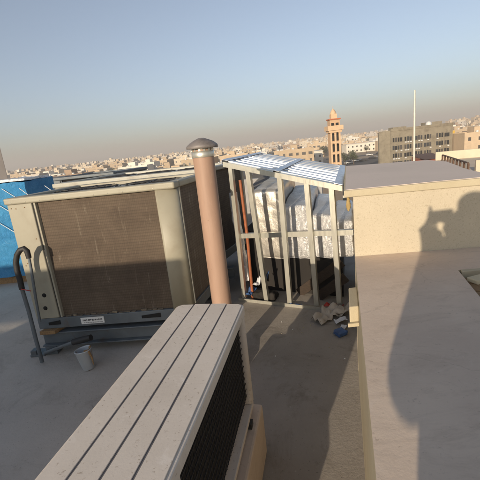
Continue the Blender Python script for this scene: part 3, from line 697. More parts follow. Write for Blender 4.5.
c2 = at(91, 337.5, 2.83); q = MB(); q.tube([c_-(c2-c_)*.05, c_.lerp(c2, .5), c2], [.026, .028, .026], 14); obj('rubber_end', q, M['black'], root)
# battered tin
cb = atz(89, 368, 0); root = thing('tin_can', 'battered pale tin can with brown drips before the air conditioner', 'tin can', cb)
ax = Vector((-.06, -.03, 1)).normalized()
q = MB(); q.lathe(cb, [(0, .002), (.05, .002), (.053, .01), (.062, .17), (.064, .172), (.064, .18), (.059, .18), (.057, .17), (.048, .015), (0, .012)], 26, ax=ax)
for v in q.v: v += Vector(noise.noise_vector(v*11))*.012
for v in q.v: v.z = max(v.z, .001)
M['tin'] = mat('pale_blue_tin', (.42, .45, .47), (.36, .38, .40), .5, .1, s=8, dirt=(.22, .14, .05), dirts=9, dlo=.58, dhi=.64)
obj('tin_body', q, M['tin'], root)
q = MB(); r0 = cb+ax*.16
q.tube([cb+ax*.178+Vector((.055*math.cos(a_), .055*math.sin(a_), 0)) for a_ in [R(-60+k*12) for k in range(9)]], .011, 8); q.tube([cb+ax*.175+Vector((.055, -.03, 0)), cb+ax*.12+Vector((.065, -.035, 0)), cb+ax*.05+Vector((.063, -.035, 0))], [.01, .008, .004], 8)
crumple(q, .006, 20); obj('dried_paint', q, M['wood'], root)
for v in ():
    pass
# blue tarpaulin bundle
Yb = 5.35
tl, tr, bl_, br_ = at(-40, 186, Yb), at(33, 179.5, Yb), at(-40, 274, Yb), at(38, 272, Yb)
zb_ = .12
root = thing('tarpaulin_bundle', 'large crate wrapped in blue tarpaulin and white straps at the left edge', 'wrapped crate', (tl.x, Yb, 0))
x0, x1 = tl.x-.4, (tr.x+br_.x)/2+.02
q = MB(); gridbox(q, (x0, Yb, zb_), (x1-x0, -.02, 0), (.10, .62, 0), (0, 0, 1.49-zb_), (26, 14, 16)); crumple(q, .022, 4.5)
o = obj('tarpaulin', q, M['tarp'], root)
for pl in o.data.polygons: pl.use_smooth = True
q = MB(); gridbox(q, (x0, Yb+.03, 1.50), (x1-x0-.03, -.02, 0), (.09, .56, 0), (0, 0, .035), (26, 12, 2)); crumple(q, .018, 5); o = obj('foil_lid', q, M['foil'], root)
for k in range(5):
    q = MB(); xa = x0+.15+k*.36; q.tube([Vector((xa+(.12+.42*j)*1.0, Yb-.036-.002*k, 1.42-.36*j)) for j in [i/4*2.6 for i in range(5)] if xa+.12+.42*j < x1 and 1.42-.36*j > .2] or [Vector((xa, Yb-.036, 1.4)), Vector((xa+.1, Yb-.036, 1.3))], .0045, 8); obj('strap', q, M['white'], root)
q = MB(); q.obox((x0, Yb+.05, 0), (x1-x0-.05, 0, 0), (.2, .7, 0), (0, 0, zb_-.022)); obj('pallet', q, M['wood'], root)
q = MB(); c_ = atz(3, 273, 0); q.ball(c_+Vector((0, 0, .06)), .16, 1.4, .9, .5, 14); crumple(q, .03, 6); 
for v in q.v: v.z = max(v.z, .001)
solo('sand_heap', q, M['sand'], 'small heap of orange sand beside the blue wrapped crate', 'sand heap', c_)

# ------------------------------------------------------------------ walls round the roof
M['conc'] = mat('grey_concrete', (.17, .155, .15), (.14, .13, .125), .9, s=2, bs=.3, bscale=30, dirt=(.11, .10, .095), dirts=1.5)
tw = at(8, 178, 8.6)
q = MB(); q.prism([(tw.x-2.2, 8.7), (tw.x, 8.6), (tw.x*1.16-.25, 10.0), (tw.x*1.16-2.2, 10.1)], 0, 6); solo('concrete_tower', q, M['conc'], 'grey concrete stair tower at the far left edge of the roof', 'tower', (tw.x, 8.6, 0), bevel=.02)
M['wallgrey'] = mat('pale_grey_plaster', (.36, .35, .33), (.30, .29, .28), .9, s=2, dirt=(.24, .22, .20), dirts=2)
q = MB()
for a, c_ in ((fl[5], fl[4]), (fl[4], fl[3])):
    d = (c_-a).normalized(); n_ = Vector((d.y, -d.x, 0)); q.obox(a+d*.15, c_-a-d*.3, n_*.15, Vector((0, 0, .85)))
solo('parapet_wall', q, M['wallgrey'], 'pale grey parapet wall along the back edge of the roof', 'parapet', fl[4], bevel=.01)
# unseen wall behind the photographer that shades the lower half of the air conditioner
yb = -1.6; q = MB(); xr_ = -2.93
zz = [(0, 1.35), (1.408, 2.02)]
q.box(-8.6, xr_, yb-.05, yb, 0, 1.345); q.box(-8.6, -7.2, yb-.05, yb, 1.345, 1.40); q.box(-5.35, xr_, yb-.05, yb, 1.345, 1.40); q.prism([(-8.6, yb-.05), (xr_, yb-.05), (xr_, yb), (-8.6, yb)], 1.40, [2.10, 1.96, 1.96, 2.10])  # slot shaped to let a thin sun streak onto the floor
solo('screen_wall', q, M['plaster'], 'unseen plastered screen wall with a narrow slot behind the photographer', 'wall', (xr_, yb, 0))

# ------------------------------------------------------------------ city
HX = lambda px: ray(px, 146-(px-240)*.1086).x          # tan of the azimuth of a photo column
def wmat(name, c): return mat(name, c, tuple(x*.86 for x in c), .9, s=.35, dirt=tuple(x*.7 for x in c), dirts=.22, dlo=.55, dhi=.8)
HC = {'cream': wmat('cream_house_wall', (.64, .54, .40)), 'white': wmat('white_house_wall', (.76, .70, .60)), 'sand': wmat('sand_house_wall', (.55, .42, .28)),
      'tan': wmat('tan_house_wall', (.47, .36, .24)), 'grey': wmat('grey_house_wall', (.50, .45, .39)), 'brown': wmat('brown_house_wall', (.36, .26, .18))}
M['winfar'] = mat('shaded_window', (.05, .045, .04), (.08, .07, .06), .4, s=.5)
M['metaldoor'] = mat('metal_gate', (.12, .09, .07), (.09, .07, .06), .5)
M['tank'] = mat('white_water_tank', (.62, .62, .60), (.55, .55, .53), .5)
def house_mb(seed, w, d, h, floors, win=True):
    rnd = random.Random(seed); b = MB(); pr = .9
    b.box(-w/2, w/2, -d/2, d/2, 0, h)
    for q in ((-w/2, w/2, -d/2, -d/2+.25), (-w/2, w/2, d/2-.25, d/2), (-w/2, -w/2+.25, -d/2+.251, d/2-.251), (w/2-.25, w/2, -d/2+.251, d/2-.251)):
        b.box(*q, h+.001, h+pr)
    sx_, sw = rnd.uniform(-w*.3, w*.1), rnd.uniform(3, 4.5)
    b.box(sx_, sx_+sw, -d*.1, d*.35, h+.002, h+3)
    for k in range(rnd.randint(1, 3)):
        x, y = rnd.uniform(-w*.4, w*.4), rnd.uniform(-d*.4, -d*.15); b.tube([(x, y, h+.01), (x, y, h+1.5)], .6, 8, 1)
    if rnd.random() < .5: x = rnd.uniform(-w*.4, w*.3); b.box(x, x+1.8, d*.1, d*.2, h+.01, h+1.3, 1)
    wins = []
    for f in range(floors):
        z = f*h/floors+1.0; n = max(2, int(w/3.2))
        for i in range(n):
            if rnd.random() < .82:
                x = -w/2+(i+.5)*w/n; ww = rnd.choice((.55, .7, 1.0)); wins.append((x-ww, x+ww, z, z+1.4))
    return b, wins
def win_mb(l, d):
    b = MB()
    for x0, x1, z0, z1 in l: b.box(x0, x1, -d/2-.03, -d/2+.1, z0, z1)
    return b
protos = []
for i in range(14):
    rnd = random.Random(100+i); w_, d_ = rnd.uniform(11, 21), rnd.uniform(10, 16); fl_ = rnd.choice((1, 2, 2, 2, 3)); h_ = fl_*3.3+.3
    b, wins = house_mb(i, w_, d_, h_, fl_)
    me = bpy.data.meshes.new('house_walls'); me.from_pydata(b.v, [], b.f)
    for p_, mi in zip(me.polygons, b.m): p_.material_index = mi
    wm = []
    for l in wins:
        wb = win_mb([l], d_); m2 = bpy.data.meshes.new('window'); m2.from_pydata(wb.v, [], wb.f); m2.materials.append(M['winfar']); wm.append(m2)
    # far version: windows inside the one mesh
    fb = MB(); fb.v = list(b.v); fb.f = list(b.f); fb.m = list(b.m); fb.sm = list(b.sm)
    wb = win_mb(wins, d_); k0 = len(fb.v); fb.v += wb.v; fb.f += [[j+k0 for j in f] for f in wb.f]; fb.m += [2]*len(wb.f)
    protos.append(dict(me=me, win=wm, far=fb, w=w_, d=d_, h=h_, fl=fl_, cache={}))
def zone(tx):
    for lim, s in ((HX(20), 'beyond the blue wrapped crate'), (HX(80), 'over the big air conditioner left end'), (HX(130), 'over the big air conditioner middle'), (HX(188), 'left of the vent pipe cap'),
                   (HX(222), 'right of the vent pipe cap'), (HX(262), 'over the left end of the slatted roof'), (HX(300), 'over the middle of the slatted roof'), (HX(326), 'just left of the minaret'),
                   (HX(345), 'just right of the minaret'), (HX(385), 'between minaret and windowed grey block'), (HX(452), 'near the tall pale pole')):
        if tx < lim: return s
    return 'at the right edge beyond the yellow sign'
STO = {1: 'one storey', 2: 'two storey', 3: 'three storey'}
def far_mesh(p_, colr):
    if colr not in p_['cache']:
        fb = p_['far']; me = bpy.data.meshes.new('house'); me.from_pydata(fb.v, [], fb.f)
        for m_ in (HC[colr], M['tank'], M['winfar']): me.materials.append(m_)
        for q_, mi in zip(me.polygons, fb.m): q_.material_index = mi
        p_['cache'][colr] = me
    return p_['cache'][colr]
rnd = random.Random(42)
GA = R(-9); ca, sa = math.cos(GA), math.sin(GA)
cells = []
for gi in range(-90, 91):
    for gj in range(4, 110):
        gx = gi*23+(gi//2)*9+rnd.uniform(-2, 2); gy = gj*21+(gj//2)*9+rnd.uniform(-2, 2)
        X, Y = gx*ca-gy*sa, gx*sa+gy*ca
        if Y < 120: continue
        tx = X/Y
        if tx < HX(-30) or tx > HX(510): continue
        cells.append((math.hypot(X, Y), X, Y, tx))
cells.sort()
def blocked(X, Y, tx):
    if HX(322) < tx < HX(392) and Y < 300: return True     # parking and sandy plot right of the minaret
    if HX(378) < tx < HX(460) and Y < 215: return True     # round the windowed block
    if HX(284) < tx < HX(330) and Y < 190: return True
    if HX(448) < tx and Y < 150: return True
    if HX(362) < tx < HX(388) and 430 < Y < 620: return True
    if HX(448) < tx < HX(480) and 260 < Y < 340: return True
    return False
indiv = 0; seen_lab = {}; farmb = {k: MB() for k in HC}; fardark = MB(); kinds = list(HC)
MAXF = 2300
for dist, X, Y, tx in cells:
    if blocked(X, Y, tx) or rnd.random() < .10: continue
    p_ = rnd.choice(protos); colr = rnd.choices(kinds, (6, 3, 4, 3, 3, 1.5))[0]; rz = GA+R(rnd.uniform(-3, 3))+(R(180)*0)
    if indiv < 285:
        indiv += 1
        lab_d = 'near' if dist < 230 else ('middle distance' if dist < 330 else 'far')
        lab = '%s %s %s house %s' % (lab_d, STO[p_['fl']], colr, zone(tx))
        if dist < 235:
            o = bpy.data.objects.new('house', None); COL.objects.link(o); o.location = (X, Y, GZ); o.rotation_euler.z = rz
            wo = bpy.data.objects.new('wall', p_['me'].copy() if not p_.get('m_'+colr) else p_['m_'+colr]); 
            if not p_.get('m_'+colr):
                wo.data.materials.append(HC[colr]); wo.data.materials.append(M['tank']); p_['m_'+colr] = wo.data
            COL.objects.link(wo); wo.parent = o
            for m2 in p_['win']:
                q_ = bpy.data.objects.new('window', m2); COL.objects.link(q_); q_.parent = o
        else:
            o = bpy.data.objects.new('house', far_mesh(p_, colr)); COL.objects.link(o); o.location = (X, Y, GZ); o.rotation_euler.z = rz
        tag(o, lab, 'house', 'flat roofed houses of the city')
    elif Y < MAXF:
        if dist > 900 and rnd.random() < .35: continue
        w_, d_, h_ = p_['w']/2, p_['d']/2, p_['h']+rnd.choice((0, 0, 0, 3, 3, 6)); c_, s_ = math.cos(rz), math.sin(rz)
        def tr_(x, y): return (X+x*c_-y*s_, Y+x*s_+y*c_)
        mb = farmb[colr]
        mb.prism([tr_(-w_, -d_), tr_(w_, -d_), tr_(w_, d_), tr_(-w_, d_)], GZ, GZ+h_)
        sx_ = rnd.uniform(-w_*.6, w_*.2); mb.prism([tr_(sx_, -2), tr_(sx_+4, -2), tr_(sx_+4, 3), tr_(sx_, 3)], GZ+h_+.01, GZ+h_+3)
        if dist < 1100:
            nn = max(2, int(w_/2))
            for f in range(int(h_/3.2)):
                for i in range(nn):
                    if rnd.random() < .75:
                        x = -w_+(i+.5)*2*w_/nn; z = GZ+f*3.3+1; fardark.prism([tr_(x-.6, -d_-.05), tr_(x+.6, -d_-.05), tr_(x+.6, -d_+.1), tr_(x-.6, -d_+.1)], z, z+1.5)
allfar = MB(); mats_far = []
for i, k in enumerate(kinds):
    mb = farmb[k]; b0 = len(allfar.v); allfar.v += mb.v; allfar.f += [[j+b0 for j in f] for f in mb.f]; allfar.m += [i]*len(mb.f); allfar.sm += [False]*len(mb.f); mats_far.append(HC[k])
b0 = len(allfar.v); allfar.v += fardark.v; allfar.f += [[j+b0 for j in f] for f in fardark.f]; allfar.m += [len(kinds)]*len(fardark.f); allfar.sm += [False]*len(fardark.f); mats_far.append(M['winfar'])
o = obj('distant_city', allfar, mats_far); tag(o, 'far hazy mass of low flat roofed houses reaching the horizon', 'city', kind='stuff')

# roads
M['asphalt'] = mat('dusty_asphalt', (.10, .09, .08), (.075, .07, .06), .9, s=.2)
q = MB(); q.prism([(HX(325)*150, 150), (HX(395)*150, 150), (HX(392)*235, 235), (HX(340)*235, 235)], GZ-.3, GZ+.02); tag(obj('car_park', q, M['asphalt']), kind='structure')
q = MB(); q.prism([(HX(325)*262, 262), (HX(395)*255, 255), (HX(395)*268, 268), (HX(325)*275, 275)], GZ-.3, GZ+.024); tag(obj('road', q, M['asphalt']), kind='structure')
# minaret
def minaret():
    D = 112; tx = HX(334); c = Vector((tx*D, D, GZ)); 
    root = thing('minaret', 'tall sandstone minaret with paired dark window slots', 'minaret', c)
    st = wmat('sandstone', (.52, .34, .20)); st2 = wmat('pale_sandstone', (.60, .42, .26))
    W = 1.45
    px2z = lambda y: H+(135.8-y)/F*D*1.03
    ztop = px2z(121.5)
    zbal = px2z(131)
    b = MB(); b.box(c.x-W, c.x+W, c.y-W, c.y+W, GZ, zbal); obj('shaft', b, st, root)
    b = MB()
    for sx_ in (-1, 0, 1): b.box(c.x+sx_*W*.86-.22, c.x+sx_*W*.86+.22, c.y-W-.14, c.y-W-.001, GZ, zbal-.2)
    zs = [zbal-.4-k*3.05 for k in range(6)]
    for z in zs: b.box(c.x-W-.02, c.x+W+.02, c.y-W-.17, c.y-W-.142, z-.16, z+.16)
    obj('pilaster', b, st2, root)
    for z in zs:
        for sx_ in (-1, 1):
            b = MB(); x = c.x+sx_*W*.43; b.box(x-.30, x+.30, c.y-W-.06, c.y-W+.05, z-2.55, z-.55); b.tube([(x, c.y-W-.06, z-.55), (x, c.y-W+.05, z-.55)], .30, 14); obj('window', b, M['hole'], root)
    b = MB(); b.box(c.x-W-.75, c.x+W+.75, c.y-W-.75, c.y+W+.75, zbal, zbal+.35); b.box(c.x-W-.4, c.x+W+.4, c.y-W-.4, c.y+W+.4, zbal-.6, zbal-.001)
    b.box(c.x-W-.75, c.x+W+.75, c.y-W-.75, c.y-W-.6, zbal+.351, zbal+1.3); b.box(c.x+W+.6, c.x+W+.75, c.y-W-.6, c.y+W+.75, zbal+.351, zbal+1.3); b.box(c.x-W-.75, c.x-W-.6, c.y-W-.6, c.y+W+.75, zbal+.351, zbal+1.3)
    obj('balcony', b, st2, root)
    w2 = W*.98; b = MB(); b.box(c.x-w2, c.x+w2, c.y-w2, c.y+w2, zbal+.352, ztop); lan = obj('lantern', b, st, root)
    for sx_ in (-1, 1):
        b = MB(); x = c.x+sx_*w2*.45; b.box(x-.42, x+.42, c.y-w2-.05, c.y-w2+.05, zbal+1.35, ztop-.9); obj('window', b, M['hole'], lan)
    rt = wmat('red_roof_tile', (.42, .13, .06))
    b = MB(); b.box(c.x-w2-.3, c.x+w2+.3, c.y-w2-.3, c.y+w2+.3, ztop+.001, ztop+.3); obj('cornice', b, rt, root)
    b = MB(); b.box(c.x-w2*.6, c.x+w2*.6, c.y-w2*.6, c.y+w2*.6, ztop+.302, ztop+1.6); b.lathe((c.x, c.y, ztop+1.6), [(w2*.62, 0), (w2*.62, .2), (w2*.5, .7), (w2*.28, 1.15), (.06, 1.5), (.04, 2.2), (0, 2.2)], 20); obj('cupola', b, st2, root)
minaret()
# windowed concrete block
def block():
    D = 165; k = D/F*1.03
    xl, xr = HX(391)*D, HX(453)*D; zt_ = H+.2
    root = thing('office_block', 'unfinished grey brown concrete block with rows of dark window openings', 'building', (xl, D, GZ))
    cm = mat('raw_concrete_wall', (.25, .215, .155), (.20, .172, .122), .9, s=.5, dirt=(.14, .115, .08), dirts=.35, dlo=.48, dhi=.7)
    b = MB(); b.prism([(xl-3.6, D+4), (xl-.01, D+.4), (xl-.01, D+9), ((xl-3.6)*(D+9)/(D+4)+.1, D+9)], GZ, zt_-.6); b.box(xl, xr, D, D+15, GZ, zt_-1.0); obj('wall', b, cm, root)
    b = MB(); b.box(xl-.2, xr+.2, D-.2, D+.1, zt_-.999, zt_); b.box(xl+3, xl+9, D+5, D+10, zt_-.998, zt_+.6); b.box(xr-9, xr-2, D+5, D+10, zt_-.998, zt_+1.2); obj('parapet', b, cm, root)
    b = MB(); b.ball(((HX(431))*D, D+2, zt_+.3), 1.3, 1, 1, 1, 10); obj('water_tank', b, M['tank'], root)
    for f in range(4):
        z = H-3.4-f*3.35
        for g0, n_ in ((393.5, 4), (405.5, 3), (416.5, 3), (425.5, 3), (437.5, 3), (446, 2)):
            for i in range(n_):
                x = HX(g0+i*2.55)*D; wv_ = random.uniform(-.07, .09); b = MB(); b.box(x-.42-wv_, x+.42+wv_, D-.06, D+.2, z-2.05, z-.15-abs(wv_)*3); wn = obj('window', b, random.choice((M['hole'], M['hole'], M['winfar'], M['glass'])), root)
                if random.random() < .3: b = MB(); b.box(x-.35, x+.35, D-.5, D-.13, z-2.75, z-2.3); obj('cooling_box', b, M['tank'], root)
    b = MB()
    for f in range(4): b.box(xl-.05, xr+.05, D-.12, D-.001, H-3.4-f*3.35-2.35, H-3.4-f*3.35-2.1)
    obj('floor_band', b, cm, root)
block()
# pole
D = 38; pc = Vector((HX(414.4)*D, D, 0)); q = MB(); q.tube([(pc.x, pc.y, GZ), (pc.x, pc.y, -6), (pc.x, pc.y, 2), (pc.x, pc.y, 5.1)], [.12, .11, .09, .075], 14)
M['polepaint'] = mat('cream_pole_paint', (.62, .585, .50), (.55, .52, .44), .5, s=2)
solo('mast_pole', q, M['polepaint'], 'tall pale metal pole standing in front of the windowed concrete block', 'pole', (pc.x, pc.y, GZ))
# taller blocks far right
rnd = random.Random(5)
for k in range(9):
    Yd = 820+rnd.uniform(-90, 120); px = 452+k*4.4; X = HX(px)*Yd; h_ = rnd.uniform(16, 23); w_ = rnd.uniform(6, 9)
    b = MB(); b.box(X-w_, X+w_, Yd, Yd+12, GZ, GZ+h_); b.box(X-2, X+2, Yd+3, Yd+8, GZ+h_+.01, GZ+h_+3)
    for f in range(int(h_/3.3)):
        for i in range(5): x = X-w_+(i+.5)*w_*.4; b.box(x-.6, x+.6, Yd-.08, Yd+.1, GZ+f*3.3+1, GZ+f*3.3+2.5, 1)
    solo('apartment_block', b, [HC[['sand', 'tan', 'cream'][k % 3]], M['winfar']], 'far hazy apartment block taller than the houses, at the right edge of the skyline', 'building', (X, Yd, GZ), 'far apartment blocks on the skyline')
# long white hall and warehouse roofs
for (p0, p1, Yd, h_, colr, lb) in ((286, 322, 225, 7.5, 'white', 'long white hall left of the minaret'), (346, 384, 318, 6.8, 'white', 'long white school building between the minaret and the concrete block'), (197, 232, 330, 7.6, 'cream', 'long cream hall right of the vent pipe cap'), (132, 168, 205, 5.2, 'sand', 'long orange sand coloured wall over the big air conditioner'), (365, 388, 520, 9, 'sand', 'orange sand coloured compound left of the concrete block'), (448, 478, 292, 6.2, 'sand', 'orange compound wall below the yellow sign')):
    xa, xb = HX(p0)*Yd, HX(p1)*Yd
    root = thing('long_building', lb, 'building', (xa, Yd, GZ), 'long low buildings of the city')
    b = MB(); b.box(xa, xb, Yd, Yd+14, GZ, GZ+h_); obj('wall', b, HC[colr], root)
    b = MB(); b.box(xa-.3, xb+.3, Yd-.3, Yd+14.3, GZ+h_+.002, GZ+h_+.5); obj('roof_slab', b, HC[colr], root)
    n_ = min(40, int((xb-xa)/3.4))
    for f in range(int(h_/3.3)):
        for i in range(n_):
            x = xa+(i+.5)*(xb-xa)/n_; b = MB(); b.box(x-.6, x+.6, Yd-.05, Yd+.1, GZ+f*3.4+1, GZ+f*3.4+2.3); obj('window', b, M['winfar'], root)
# neighbouring roof on the right with its railing
nx = lambda px, py, Y: at(px, py, Y)
A_, B_ = nx(441, 163, 30), nx(466, 172, 22)
zr = (A_.z+B_.z)/2-.05
root = thing('neighbour_house', 'cream flat roofed house just below the right end of the grey topped block', 'house', (B_.x, B_.y, GZ))
dv_ = (Vector((A_.x, A_.y, 0))-Vector((B_.x, B_.y, 0))).normalized(); nr = Vector((dv_.y, -dv_.x, 0))
fA, fB = Vector((A_.x, A_.y, 0)), Vector((B_.x, B_.y, 0))
b = MB(); b.prism([fB, fB+nr*12, fA+nr*13+dv_*3, fA+dv_*3], GZ, zr); obj('wall', b, HC['cream'], root)
b = MB(); b.prism([fB+nr*.5, fB+nr*12, fB+nr*12+dv_*.3, fB+nr*.5+dv_*.3], zr+.001, zr+.75); b.prism([fA+dv_*2.7, fA+dv_*2.7+nr*12, fA+dv_*3+nr*12, fA+dv_*3], zr+.001, zr+.7)
b.prism([fA+dv_*-4+nr*3, fA+nr*8+dv_*-4, fA+nr*8+dv_*-1, fA+nr*3+dv_*-1], zr+.001, zr+.35); obj('parapet', b, HC['cream'], root)
rl = thing('roof_railing', 'brown railing along the edge of the cream roof right of the concrete block', 'railing', (fB.x, fB.y, zr))
brw = mat('rusty_brown_paint', (.10, .055, .035), (.14, .08, .05), .7, s=3)
L_ = (fA-fB).length
for k in range(9):
    p_ = fB+dv_*(L_*k/8)+nr*.1; b = MB(); b.box(p_.x-.05, p_.x+.05, p_.y-.05, p_.y+.05, zr+.001, zr+.60); obj('post', b, brw, rl)
b = MB(); b.bar(fB+nr*.1+Vector((0, 0, zr+.63)), fA+nr*.1+Vector((0, 0, zr+.63)), .1, .06); obj('handrail', b, brw, rl)
b = MB(); b.bar(fB+nr*.1+Vector((0, 0, zr+.15)), fA+nr*.1+Vector((0, 0, zr+.15)), .04, .2); obj('kerb_panel', b, HC['cream'], rl)
# red brown sheds under the block
for k, (px, py, Yd, w_, lb) in enumerate(((436, 159, 75, 4.2, 'rusty red shed left of the brown roof railing'), (429, 156.5, 95, 5, 'dull brown shed at the foot of the concrete block'))):
    c = at(px, py, Yd); b = MB(); b.box(c.x-w_/2, c.x+w_/2, c.y, c.y+4, GZ, c.z); root = thing('shed', lb, 'shed', (c.x, c.y, GZ), 'red brown sheds'); obj('wall', b, wmat('rusty_sheet', (.34, .085, .035) if k == 0 else (.22, .10, .06)), root)
    b = MB(); b.add([(c.x-w_/2-.2, c.y-.2, c.z+.001), (c.x+w_/2+.2, c.y-.2, c.z+.001), (c.x+w_/2+.2, c.y+4.2, c.z+.5), (c.x-w_/2-.2, c.y+4.2, c.z+.5)], [[0, 1, 2, 3]]); b.add([(v[0], v[1], v[2]+.08) for v in b.v[:4]], [[0, 1, 2, 3]]); obj('roof', b, brw, root)
# yellow sign
Yd = 235; c = at(452.5, 133.2, Yd); root = thing('billboard', 'square yellow sign on a post right of the concrete block', 'sign', (c.x, c.y, GZ))
b = MB(); b.box(c.x-1.4, c.x+1.4, c.y, c.y+.3, c.z-1.5, c.z+1.5); obj('sign_panel', b, mat('yellow_sign', (.62, .38, .03), (.58, .35, .03), .5), root)
b = MB(); b.tube([(c.x, c.y+.5, GZ), (c.x, c.y+.5, c.z)], .2, 10); obj('post', b, M['steel'], root)

# trees
M['leaf'] = mat('dusty_green_leaf', (.055, .065, .025), (.085, .09, .04), .7, s=1.5)
M['bark'] = mat('bark', (.10, .07, .045), (.07, .05, .03), .9)
def tree_meshes(seed, hgt, rad):
    rd = random.Random(seed); b = MB()
    b.tube([(0, 0, 0), (.1, 0, hgt*.3), (0, .1, hgt*.6)], [.28, .2, .12], 8)
    for k in range(5):
        a = k*1.26+rd.uniform(0, .5); b.tube([(0, 0, hgt*.38), (math.cos(a)*rad*.4, math.sin(a)*rad*.4, hgt*.62), (math.cos(a)*rad*.7, math.sin(a)*rad*.7, hgt*.8)], [.13, .08, .03], 6)
    cl = [(rd.uniform(-.65, .65)*rad, rd.uniform(-.65, .65)*rad, hgt*rd.uniform(.48, .92), rad*rd.uniform(.28, .5)) for _ in range(11)]
    l = MB()
    for x, y, z, r_ in cl:
        for _ in range(85):
            d = Vector((rd.gauss(0, 1), rd.gauss(0, 1), rd.gauss(0, 1))).normalized()*r_*rd.uniform(.5, 1.05); p_ = Vector((x, y, z))+d*1.0
            u_ = Vector((rd.gauss(0, 1), rd.gauss(0, 1), rd.gauss(0, 1))).normalized(); v_ = u_.orthogonal().normalized(); s_ = rd.uniform(.14, .30)
            l.add([p_-u_*s_, p_+v_*s_*.6, p_+u_*s_, p_-v_*s_*.6], [[0, 1, 2, 3]])
    return b, l
def tree_proto(seed, hgt, rad):
    b, l = tree_meshes(seed, hgt, rad); r_ = []
    for nm, mb, m in (('trunk', b, M['bark']), ('crown', l, M['leaf'])):
        me = bpy.data.meshes.new(nm); me.from_pydata(mb.v, [], mb.f); me.materials.append(m); r_.append((nm, me))
    return r_
tp_ = [tree_proto(1, 7.5, 3.2), tree_proto(2, 6, 2.6), tree_proto(3, 8.5, 3.6)]
spots = [(344, 190, 'leafy tree just right of the minaret'), (353, 196, 'bushy tree right of the tree beside the minaret'), (241, 240, 'round tree over the left end of the slatted roof'), (232, 268, 'tree right of the vent pipe'), (293, 214, 'dark tree before the long white hall'), (462, 255, 'broad dark tree below the yellow sign'), (467, 251, 'dark tree touching the broad tree at the right edge'), (457, 262, 'small tree left of the broad dark tree'),
         (173, 232, 'tree left of the vent pipe cap'), (150, 330, 'tree far over the air conditioner middle'), (282, 300, 'tree behind the slatted roof middle'), (478, 300, 'tree at the right border of the photo'), (318, 260, 'tree in front of the houses left of the minaret'), (366, 298, 'tree in front of the white school'), (110, 280, 'tree over the left part of the air conditioner'), (210, 300, 'tree before the long cream hall')]
for k, (px, Yd, lb) in enumerate(spots):
    o = bpy.data.objects.new('tree', None); COL.objects.link(o); o.location = (HX(px)*Yd, Yd, GZ); o.rotation_euler.z = k*1.7; s_ = 1+.15*math.sin(k*2.3); o.scale = (s_, s_, s_); tag(o, lb, 'tree', 'trees among the city houses')
    for nm, me in tp_[k % 3]:
        q_ = bpy.data.objects.new(nm, me); COL.objects.link(q_); q_.parent = o
rd_ = random.Random(77)
for k in range(30):
    px = rd_.uniform(60, 478); Yd = rd_.uniform(200, 420); X_ = HX(px)*Yd
    if HX(335) < HX(px) < HX(392) and Yd < 250: continue
    o = bpy.data.objects.new('tree', None); COL.objects.link(o); o.location = (X_, Yd, GZ); o.rotation_euler.z = k*2.1; s_ = rd_.uniform(.8, 1.3); o.scale = (s_, s_, s_); tag(o, 'street tree %s' % zone(HX(px)), 'tree', 'trees among the city houses')
    for nm, me in tp_[k % 3]:
        q_ = bpy.data.objects.new(nm, me); COL.objects.link(q_); q_.parent = o
# cars
def car_meshes(colr):
    b = MB(); prof = [(-2.2, .35), (2.2, .35), (2.25, .75), (1.3, .92), (-2.15, .98), (-2.25, .6)]
    for sgn in (0,):
        n = len(prof); vs = [(x, -.85, z) for x, z in prof]+[(x, .85, z) for x, z in prof]
        b.add(vs, [list(range(n)), list(range(n, 2*n))[::-1]]+[[(i+1) % n, i, i+n, (i+1) % n+n] for i in range(n)])
    c = MB(); pr = [(-1.7, .985), (1.15, .93), (.45, 1.42), (-1.2, 1.46)]; n = 4; yy = [.8, .8, .68, .68]
    c.add([(x, -y, z) for (x, z), y in zip(pr, yy)]+[(x, y, z) for (x, z), y in zip(pr, yy)], [[0, 1, 2, 3], [7, 6, 5, 4]]+[[(i+1) % n, i, i+n, (i+1) % n+n] for i in range(n)])
    rf_ = MB(); rf_.box(-1.2, .45, -.69, .69, 1.462, 1.49)
    out = [('body', b, colr), ('cabin_glass', c, M['glass']), ('roof', rf_, colr)]
    for x in (-1.35, 1.35):
        for y in (-.82, .82):
            w_ = MB(); w_.tube([(x, y-.1, .33), (x, y+.1, .33)], .33, 12); out.append(('wheel', w_, M['black']))
    r_ = []
    for nm, mb, m in out:
        me = bpy.data.meshes.new(nm); me.from_pydata(mb.v, [], mb.f); me.materials.append(m); r_.append((nm, me))
    return r_
cp_ = {'white': car_meshes(M['white']), 'dark': car_meshes(M['dark_metal']), 'silver': car_meshes(mat('silver_car_paint', (.40, .40, .40), (.36, .36, .36), .3, .5)), 'red': car_meshes(mat('red_car_paint', (.3, .03, .02), (.28, .03, .02), .3))}
cars = [(348, 205, 10, 'white', 'white car parked just right of the minaret'), (356, 215, 15, 'white', 'white car under the trees right of the minaret'), (363, 212, -5, 'dark', 'dark car beside the white car in the car park'), (372, 222, 8, 'dark', 'dark car in the middle of the car park'), (380, 226, 10, 'silver', 'silver car near the concrete block corner'), (386, 205, 80, 'dark', 'dark car closest to the concrete block'), (369, 258, 5, 'white', 'white car on the road before the white school'), (379, 262, 5, 'dark', 'dark car on the road before the white school'),
        (352, 263, 5, 'silver', 'silver car on the road behind the car park'), (300, 176, 20, 'white', 'white car parked left of the minaret'), (312, 170, 30, 'white', 'white car nearest the minaret on its left'), (318, 186, 25, 'dark', 'dark car behind the white cars left of the minaret'), (306, 196, 15, 'red', 'red car before the long white hall'), (448, 196, 10, 'white', 'white car right of the concrete block'), (456, 205, 10, 'dark', 'dark car right of the white car by the concrete block'), (471, 222, 5, 'white', 'white car at the far right below the trees')]
